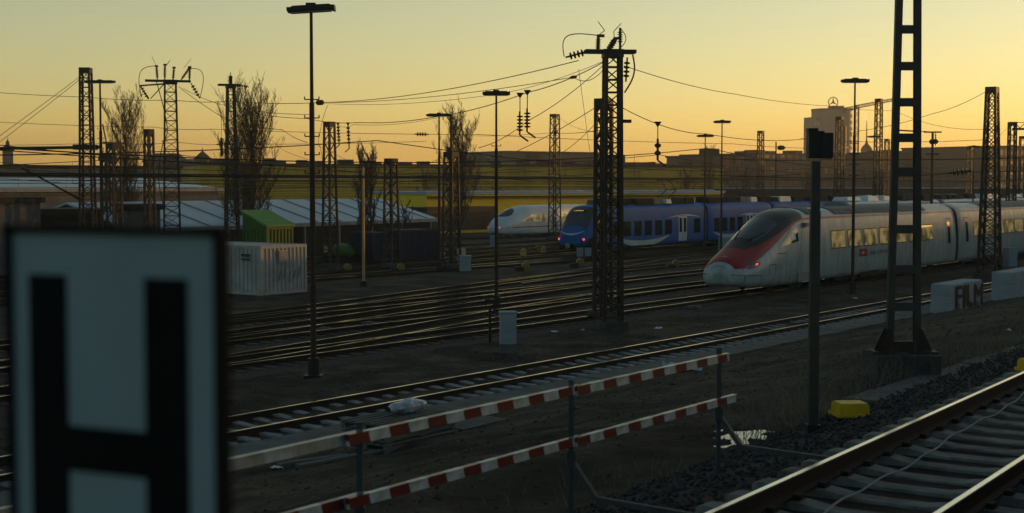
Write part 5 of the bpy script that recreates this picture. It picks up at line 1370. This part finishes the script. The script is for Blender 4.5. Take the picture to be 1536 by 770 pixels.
cabinet(870, 387, .45, .75, .4, "left of two small cabinets under the blue train's nose", yaw=.1)
cabinet(882, 387, .45, .75, .4, "right of two small cabinets under the blue train's nose", yaw=.1)
cabinet(741, 372, .75, 1.2, .5, "dim cabinet below the streamlined train's nose", yaw=.1)
cabinet(1515, 400, .8, 1.25, .5, "grey cabinet behind the second concrete block at right", yaw=.5)
cabinet(1086, 376, .9, 1.1, .5, "pale cabinet between the blue train and the red nose", yaw=.1)
t = thing("small_sign_post", on_ground(735, 515), .1, "thin post with a small frame beside the tall grey cabinet", "post")
part(t, "pole", M_dark, lambda m: m.box((0, 0, .55), (.09, .09, 1.2))); part(t, "frame", M_dark, lambda m: (m.box((0, 0, 1.5), (.34, .03, .03)), m.box((-.16, 0, 1.33), (.03, .03, .36)), m.box((.16, 0, 1.33), (.03, .03, .36)), m.box((0, 0, 1.16), (.34, .03, .03))))

# switch levers with striped weights, dwarf lanterns
M_stripe = None
def stripe_mat(name, ca, cb, per, slant, axis=0, var=.25):
    m = bpy.data.materials.new(name); m.use_nodes = True; nt = m.node_tree; b = nt.nodes["Principled BSDF"]
    tc = nt.nodes.new("ShaderNodeTexCoord"); sp = nt.nodes.new("ShaderNodeSeparateXYZ"); nt.links.new(tc.outputs["Object"], sp.inputs[0])
    mu = nt.nodes.new("ShaderNodeMath"); mu.operation = 'MULTIPLY_ADD'; mu.inputs[1].default_value = slant; nt.links.new(sp.outputs[2], mu.inputs[0]); nt.links.new(sp.outputs[axis], mu.inputs[2])
    di = nt.nodes.new("ShaderNodeMath"); di.operation = 'DIVIDE'; di.inputs[1].default_value = per; nt.links.new(mu.outputs[0], di.inputs[0])
    fr = nt.nodes.new("ShaderNodeMath"); fr.operation = 'FRACT'; nt.links.new(di.outputs[0], fr.inputs[0])
    lt = nt.nodes.new("ShaderNodeMath"); lt.operation = 'LESS_THAN'; lt.inputs[1].default_value = .5; nt.links.new(fr.outputs[0], lt.inputs[0])
    mx = nt.nodes.new("ShaderNodeMix"); mx.data_type = 'RGBA'; nt.links.new(lt.outputs[0], mx.inputs[0]); mx.inputs[6].default_value = tuple(ca) + (1,); mx.inputs[7].default_value = tuple(cb) + (1,)
    nz = nt.nodes.new("ShaderNodeTexNoise"); nz.inputs["Scale"].default_value = 7; nz.inputs["Detail"].default_value = 8; nt.links.new(tc.outputs["Object"], nz.inputs["Vector"])
    rp = nt.nodes.new("ShaderNodeValToRGB"); rp.color_ramp.elements[0].position = .35; rp.color_ramp.elements[1].position = .62; rp.color_ramp.elements[0].color = (.62, .58, .52, 1); rp.color_ramp.elements[1].color = (1, 1, 1, 1); nt.links.new(nz.outputs[0], rp.inputs[0])
    m2 = nt.nodes.new("ShaderNodeMix"); m2.data_type = 'RGBA'; m2.blend_type = 'MULTIPLY'; m2.inputs[0].default_value = 1; nt.links.new(mx.outputs[2], m2.inputs[6]); nt.links.new(rp.outputs[0], m2.inputs[7])
    nt.links.new(m2.outputs[2], b.inputs["Base Color"]); b.inputs["Roughness"].default_value = .32; b.inputs["Specular IOR Level"].default_value = .6; return m
M_haz = stripe_mat("hazard_stripes", (.02, .02, .02), (.40, .30, .03), .18, 1.0)
def lever(u, v, label):
    t = thing("switch_lever", on_ground(u, v), .2, label, "switch lever")
    part(t, "housing", M_dark, lambda m: m.box((-.3, 0, .14), (.5, .4, .28)))
    part(t, "counterweight", M_haz, lambda m: m.lathe((.1, -.1, .32), (0, 1, 0), [(0, .22), (.03, .27), (.17, .27), (.2, .22)], 18))
    part(t, "handle", M_dark, lambda m: m.bar((-.3, 0, .25), (.5, 0, .62), .05))
for u, v, lab in ((519, 409, "striped switch lever before the lattice mast with hanging insulators"), (599, 409, "striped switch lever in front of the short lattice mast"), (786, 407, "striped switch lever below the brightest lantern"), (868, 401, "striped switch lever under the blue train's nose"), (1012, 403, "striped switch lever between the big mast and the red nose"), (806, 378, "small switch lever behind the brightest lantern")): lever(u, v, lab)
M_lant = mat("lantern_sun_orange", (.45, .25, .10), .45, .1, .2, 3)  # orange base colour imitates low sun on the lantern boxes
def lantern(u, v, h, label):
    t = thing("switch_lantern", on_ground(u, v), .6, label, "lantern")
    part(t, "stem", M_dark, lambda m: m.tube((0, 0, 0), (0, 0, h), .06, n=8))
    hd = part(t, "lantern_box", M_lant, lambda m: (m.box((0, 0, h + .22), (.34, .3, .44)), m.lathe((0, 0, h + .44), (0, 0, 1), [(0, .2), (.08, .1), (.14, .1)], 8)))
    part(hd, "lens", M_dark, lambda m: m.lathe((.17, 0, h + .22), (1, 0, 0), [(0, .1), (.06, .12)], 12))
for u, v, h, lab in ((488, 386, .4, "switch lantern painted as if catching orange light right of the tallest lamp"), (785, 396, .55, "brightest switch lantern left of the blue train's nose"), (815, 384, .25, "thin switch lantern just right of the brightest one"), (664, 395, .3, "small switch lantern at the foot of the centre lamp"), (651, 378, .3, "far switch lantern left of the centre lamp"), (597, 380, .3, "small switch lantern beside the grey cabinet at the blue containers")): lantern(u, v, h, lab)

# ---------------------------------------------------------------- concrete blocks at right
def cblock(s, n, L, W, H, label, word=None):
    p = SN(s, n, ground_z(s, n) - .1); t = thing("concrete_block", p, YAW, label, "block")
    mb = MB(); e = .05
    def ring(x0, x1, y0, y1, z): return [(x0, y0, z), (x1, y0, z), (x1, y1, z), (x0, y1, z)]
    vs = ring(0, L, -W / 2, W / 2, 0) + ring(0, L, -W / 2, W / 2, H - e) + ring(e, L - e, -W / 2 + e, W / 2 - e, H)
    mb.add(vs, [(3, 2, 1, 0)] + [(4 * a + i, 4 * a + (i + 1) % 4, 4 * a + 4 + (i + 1) % 4, 4 * a + 4 + i) for a in (0, 1) for i in range(4)] + [(8, 9, 10, 11)])
    mb.build("block_body", mat("pale_concrete", (.28, .30, .31), .85, 0, .3, 1.5), t)
    if word:
        M_spray = mat("black_spray", (.012, .012, .012), .6); x = .55
        for ch in word:
            vs, fs = text_mesh(ch, 1.0); w = max(v[0] for v in vs); hh = max(v[1] for v in vs); ww = .28 if ch == "I" else .72
            if ch == "M": ww = 1.05
            def T(v): return (x + v[0] / w * ww + .03 * math.sin(v[1] * 7), -W / 2 - .012, .25 + v[1] / hh * (H - .42) + .03 * math.sin(v[0] * 5 + x))
            mb = MB(); mb.add([T(v) for v in vs], fs)
            for k in range(5):      # thickened strokes and runs of paint
                xx = x + random.uniform(.05, ww - .05); zz = random.uniform(.35, .6); mb.box((xx, -W / 2 - .010, zz - .2), (.03, .006, random.uniform(.2, .45)))
            o2 = []
            for dx, dz in ((.05, .03), (-.05, -.02), (.09, 0)): mb.add([(a + dx, b - .002 * (1 + len(o2)), c + dz) for a, b, c in [T(v) for v in vs]], fs); o2.append(1)
            mb.build("sprayed_letter", M_spray, t); x += ww + .22
    return t
random.seed(6)
k1 = (1413 - 768) / FPX; n1 = 20.0
s1 = n1 * (.805 + .593 * k1) / (.593 - .805 * k1)
cblock(s1, n1, 3.9, .85, 1.32, "long pale concrete block sprayed with the word FILM", "FILM")
k2 = (1503 - 768) / FPX
s2 = n1 * (.805 + .593 * k2) / (.593 - .805 * k2)
cblock(s2, n1, 5.0, .85, 1.40, "plain pale concrete block at the right edge behind the sprayed one")

# ---------------------------------------------------------------- barrier fence
M_rw = stripe_mat("red_white_stripes", (.36, .39, .39), (.10, .007, .007), .44, 0.35)
M_rwold = stripe_mat("faded_stripes", (.32, .34, .33), (.25, .235, .215), .60, 0.3)
posts = [Vector((2.14, 14.4, 0)), Vector((.51, 12.0, 0)), Vector((-1.08, 9.85, 0)), Vector((-2.7, 7.6, 0))]
ZT = EYE - 1.715
fd = (posts[0] - posts[2]).normalized(); fyaw = math.atan2(fd.y, fd.x)
t = thing("barrier_fence", posts[1] + Vector((0, 0, 2.0)), 0, "red and white striped barrier fence on thin steel posts", "fence")
O = t.location.copy()
side_ = Vector((fd.y, -fd.x, 0))      # toward the near track
for i, q in enumerate(posts):
    pz = 1.9
    part(t, "post", M_barw, lambda m: (m.bar(Vector((q.x, q.y, pz)) - O, Vector((q.x, q.y, ZT + .04)) - O, .045, .045), m.box(Vector((q.x, q.y, ZT - .62)) - O, (.07, .07, .10))))
    if i < 2:
        a = Vector((q.x, q.y, 2.0 + .83)); b = a + side_ * .26 + Vector((0, 0, -.31)); c = b + side_ * 1.05 + Vector((0, 0, -.02))
        part(t, "clamp_arm", M_barw, lambda m: (m.bar(a - O, b - O, .045), m.bar(b - O, c - O, .045), m.bar(c - O, c - O + Vector((0, 0, -.22)), .06), m.box(a - O, (.08, .08, .12))))
def rail(a, b, z0, z1, off, m=M_rw, h=.072):
    L = (b - a).length; pitch = math.atan2(z1 - z0, L)
    mb = MB(); mb.box((L / 2, 0, 0), (L, .03, h)); mb.box((L / 2, .0, h / 2 + .004), (L, .05, .010)); o = mb.build("rail", m, t)
    o.location = Vector((a.x, a.y, z0)) - O + side_ * off; o.rotation_euler = (0, -pitch, fyaw)
    return o
ex = fd * .18
for z, off in ((ZT - .055, .045), (ZT - .50, .045)):
    rail(posts[1] + fd * .0, posts[0] + ex * (.9 if z < ZT - .2 else .0), z, z, off)
    rail(posts[2] - fd * .22, posts[1] + fd * .1, z + .0, z, off + .034)
    rail(posts[3] - fd * .3, posts[2] + fd * .02, z - .01, z - .004, off if z > ZT - .2 else off, M_rwold if z > ZT - .2 else M_rw)

# ---------------------------------------------------------------- yellow boxes, cables, string
def ybox(u, v, label, w=.40):
    p = on_ground(u, v); p = p - Vector((0, 0, .05)); t = thing("yellow_box", p, .12, label, "equipment box")
    part(t, "stand", M_dark, lambda m: (m.box((0, 0, .1), (.12, .12, .24))))
    part(t, "body", M_yel, lambda m: m.box((0, 0, .275), (w, .34, .12), taper=.97)); part(t, "lid", M_yel, lambda m: (m.box((0, 0, .20), (w + .06, .40, .035)), m.box((0, 0, .345), (w * .90, .30, .02))))
    return t
ybox(1275, 638, "yellow plastic equipment box standing on dark ballast by the signal post")
ybox(1553, 570, "yellow equipment box cut by the right edge beside the rail")
def cable(label, uv, r=.018, m=M_black, name="cable", lift=.02):
    P = []
    for u, v in uv:
        p = on_ground(u, v); p.z += lift + r; P.append(p)
    Q = []
    for i in range(len(P) - 1):
        p0, p1, p2, p3 = P[max(0, i - 1)], P[i], P[i + 1], P[min(len(P) - 1, i + 2)]
        for k in range(8):
            q = k / 8; Q.append(.5 * ((2 * p1) + (p2 - p0) * q + (2 * p0 - 5 * p1 + 4 * p2 - p3) * q * q + (3 * p1 - p0 - 3 * p2 + p3) * q ** 3))
    Q.append(P[-1])
    Q = [Vector((p.x, p.y, max(p.z, ground_z(*to_sn(p)) + lift))) for p in Q]
    mb = MB(); mb.path(Q, r, 6, ); o = mb.build(name, m, smooth=True); tag(o, label, "cable"); return o
cable("thick black cable lying along the trough lids past the yellow box", [(1330, 612), (1380, 590), (1430, 575), (1490, 566), (1536, 556)], .03)
cable("thinner black cable lying on the ballast beside the thick one", [(1340, 600), (1400, 585), (1470, 570), (1530, 545)], .02)
cable("black hose lying on the ballast from the puddle to the signal post", [(1100, 690), (1150, 677), (1200, 660), (1230, 640), (1270, 632)], .02)
t_ = [TA(s, NC + .18 + .32 * (s - 9) / 10 + .03 * math.sin(s * 1.7), RTOP - .17 + .015 * math.sin(s * 5)) for s in [9 + .25 * i for i in range(60)]]
mb = MB(); mb.path(t_, .010, 5); o = mb.build("cord", mat("pale_cord", (.30, .28, .24), .8)); tag(o, "pale cord lying across the sleepers of the nearest track", "cord")

# ---------------------------------------------------------------- pallets, planks, litter
def pallet(u, v, yaw, label, L=1.2, Wd=.8, up=0):
    p = on_ground(u, v) + Vector((0, 0, .02 + up)); t = thing("wooden_pallet", p, yaw, label, "pallet")
    top, blk, bot = MB(), MB(), MB()
    for y in (-Wd / 2 + .07, 0, Wd / 2 - .07): blk = MB(); blk.box((0, y, .062), (L - .02, .09, .076)); blk.build("bearer", M_wood, t)
    for k in range(7): top.box((0, -Wd / 2 + .06 + k * (Wd - .12) / 6, .135), (L, .095, .022))
    for x in (-L / 2 + .07, 0, L / 2 - .07):
        top.box((x, 0, .112), (.1, Wd, .02)); bot.box((x, 0, .012), (.1, Wd, .022))
    top.build("deck", M_wood, t); bot.build("runner", M_wood, t); return t
pallet(602, 665, YAW - .03, "lowest wooden pallet of the stack under the wrapped bundle", 1.9, 1.1)
pallet(600, 664, YAW + .02, "middle wooden pallet of the stack under the wrapped bundle", 1.9, 1.1, .16)
pt = pallet(596, 663, YAW + .05, "wooden pallet carrying the plastic wrapped bundle", 1.9, 1.1, .32)
pallet(702, 645, YAW + .02, "plain wooden pallet right of the wrapped bundle", 1.5, .9)
mb = MB(); bp = pt.location + Vector((.16, .20, .15)); N1, N2 = 18, 10
vs = []
for i in range(N1 + 1):
    a = i / N1; rr = .13 * (math.sin(math.pi * min(.97, max(.06, a))) ** .5)
    for j in range(N2):
        q = 2 * math.pi * j / N2; c = D * ((a - .5) * 1.05) + Vector((0, 0, .13)); w = rr * (1 + .35 * noise.noise(Vector((a * 6, math.cos(q) * 1.5, math.sin(q) * 1.5))))
        vs.append(bp + c + NV * (w * 1.3 * math.cos(q)) + Vector((0, 0, w * math.sin(q))))
mb.add(vs, [(i * N2 + j, i * N2 + (j + 1) % N2, (i + 1) * N2 + (j + 1) % N2, (i + 1) * N2 + j) for i in range(N1) for j in range(N2)])
o = mb.build("wrapped_bundle", mat("pale_plastic", (.33, .36, .39), .25, 0, .4, 6), smooth=False); tag(o, "bundle wrapped in pale crumpled plastic on a pallet", "bundle")
for u, v, yw, L, lab in ((520, 688, YAW - .25, 1.9, "longer weathered plank lying on the dirt behind the fence"), (470, 692, YAW - .4, 1.3, "shorter weathered plank lying on the dirt behind the fence")):
    p = on_ground(u, v); mb = MB(); mb.box((0, 0, .03), (L, .16, .04)); o = mb.build("plank", M_wood, loc=p, rot=(0.0, -.03, yw)); tag(o, lab, "plank")
M_paper = mat("paper_litter", (.6, .6, .58), .7, 0, .2, 4)
def scrap(u, v, sz, label, m=M_paper):
    p = on_ground(u, v); mb = MB(); n = 5; random.seed(int(u * 7 + v))
    vs = [Vector(((i / n - .5) * sz, (j / n - .5) * sz * .6, .02 + abs(noise.noise(Vector((i * .9 + u, j * .9, 1)))) * sz * .4)) for j in range(n + 1) for i in range(n + 1)]
    mb.add(vs, [(j * (n + 1) + i, j * (n + 1) + i + 1, (j + 1) * (n + 1) + i + 1, (j + 1) * (n + 1) + i) for j in range(n) for i in range(n)]); o = mb.build("paper_scrap", m, loc=p, rot=(0, 0, random.uniform(0, 3))); tag(o, label, "litter")
scrap(832, 499, .32, "crumpled white scrap on the bare ground right of the tall cabinet")
scrap(874, 496, .20, "small white scrap left of the big lattice mast's foot")
scrap(987, 495, .38, "white scrap on the bare ground right of the big lattice mast")
scrap(587, 512, .30, "white scrap beside the rails left of the tall cabinet")
scrap(667, 514, .24, "smaller white scrap on the bare ground left of the tall cabinet")
scrap(1283, 449, .3, "white scrap below the white and red train")
scrap(1024, 556, 1.1, "large pale plastic sheet lying beside the trough lids", mat("grey_plastic_sheet", (.30, .31, .30), .4, 0, .3, 3))
scrap(415, 704, .22, "crumpled pale scrap in the dirt near the sign")
scrap(1094, 768, .2, "white scrap at the foot of the fence")
scrap(1514, 497, .15, "tiny white scrap on the slope at right")
for u, v, sz, lab in ((1036, 465, .45, "grey boulder by the red nose of the train"), (484, 497, .35, "left of two stones between the rails"), (553, 488, .38, "right of two stones between the rails")):
    vs, fs = shapes[int(u) % 12]; p = on_ground(u, v); mb = MB(); mb.add([p + Vector((a.x * sz, a.y * sz * .8, a.z * sz * .45 + .05)) for a in vs], fs); o = mb.build("boulder", M_conc, smooth=True); tag(o, lab, "stone")

# ---------------------------------------------------------------- dry weeds
random.seed(77)
def weeds(name, spots, label):
    mb = MB()
    for (u, v, rad, cnt, hmax) in spots:
        c = on_ground(u, v); cs, cn = to_sn(c)
        for _ in range(cnt):
            s, n = cs + random.gauss(0, rad), cn + random.gauss(0, rad * .6); p = SN(s, n, ground_z(s, n) - .02)
            h = hmax * random.uniform(.35, 1); d = Vector((random.gauss(0, .35), random.gauss(0, .35), 1)).normalized(); r = .0055; k = 4
            for i in range(k):
                q = p + d * (h / k); mb.tube(p, q, r, r * .75, 3, caps=False); r *= .75; d = (d + Vector((random.gauss(0, .16), random.gauss(0, .16), -.10))).normalized()
                if i and random.random() < .55:
                    e = (d + Vector((random.gauss(0, .6), random.gauss(0, .6), .2))).normalized(); mb.tube(q, q + e * h * .2, r * .8, r * .4, 3, caps=False)
                p = q
    o = mb.build(name, mat("dry_stems", (.17, .135, .09), .9, 0, .4, 2)); tag(o, label, "weeds", kind="stuff")
weeds("dry_weeds", [(1175, 640, .5, 60, 1.0), (1205, 625, .4, 50, .8), (1150, 655, .3, 30, .5), (1250, 615, .5, 45, .7), (1300, 590, .5, 50, .6), (1330, 580, .4, 40, .6), (1400, 570, .4, 45, .6), (1455, 545, .8, 120, .75), (1500, 535, .9, 140, .75), (1380, 480, .9, 60, .35), (900, 745, .5, 25, .35), (1000, 720, .4, 25, .3), (700, 745, .8, 25, .25), (1420, 470, 1.2, 60, .3)], "dry weeds on the slope round the ladder mast")
weeds("dry_weeds", [(150, 560, .6, 20, .3), (390, 447, 1.0, 60, .4), (420, 445, .7, 40, .3), (770, 533, .5, 30, .25), (474, 560, .6, 30, .2), (920, 492, .8, 50, .3)], "low dry weeds at the feet of the yard's masts and containers")

# ---------------------------------------------------------------- the sign in the foreground
Yg = 2.0
yawg = -R(25)        # its right edge nearer to the camera
ctr = at(168, 350, Yg)
t = thing("stop_sign_board", Vector((ctr.x, ctr.y, 3.55)), yawg, "blurred white board with a big black letter H in a black frame", "sign")
wd, ht = .386, .56; z1 = ctr.z - 3.55; z0 = z1 - ht; e = .013
M_signw = mat("sign_white", (.20, .26, .28), .5, 0, .12, 5)
part(t, "board", M_signw, lambda m: m.box((0, 0, (z0 + z1) / 2), (wd - .002, .004, ht)))
part(t, "frame", M_black, lambda m: (m.box((-wd / 2 + e / 2 - .004, 0, (z0 + z1) / 2), (e * .6, .022, ht + .02)), m.box((wd / 2 - e / 2 + .004, 0, (z0 + z1) / 2), (e, .022, ht + .02)), m.box((0, 0, z1 + .004), (wd + .01, .022, e * .8)), m.box((0, 0, z0 - .004), (wd + .01, .022, e * .8))))
# letter H, measured on the board: bars and crossbar
def hbar(m):
    y = -.0035
    bw = .062; xl, xr = -.114, .088; zt_ = z1 - .062; zb__ = z0 + .06; zm = z1 - .315
    m.box((-.119, y, (zt_ + zb__) / 2), (.070, .003, zt_ - zb__)); m.box((.097, y, (zt_ + zb__) / 2), (.074, .003, zt_ - zb__)); m.box((-.012, y, zm), (.144, .003, .066))
part(t, "letter_h", M_black, hbar)
part(t, "post", M_galv, lambda m: (m.tube((0, .04, 0), (0, .04, z1 - .05), .03, n=12), m.box((0, .02, z1 - .15), (.12, .03, .03)), m.box((0, .02, z0 + .12), (.12, .03, .03)), m.box((0, .04, .01), (.2, .2, .02))))
# ================================================================ HAZE
hz = bpy.data.materials.new("air"); hz.use_nodes = True; nt = hz.node_tree; nt.nodes.clear()
ho = nt.nodes.new("ShaderNodeOutputMaterial"); pv = nt.nodes.new("ShaderNodeVolumePrincipled")
pv.inputs["Color"].default_value = (0.95, 0.86, 0.70, 1); pv.inputs["Density"].default_value = HAZE_D; pv.inputs["Anisotropy"].default_value = 0.45
nt.links.new(pv.outputs[0], ho.inputs["Volume"])
mb = MB(); mb.box((0, 300, 36), (3200, 4400, 84)); o = mb.build("haze", hz); tag(o, "thin golden morning haze over the whole yard", kind="stuff")
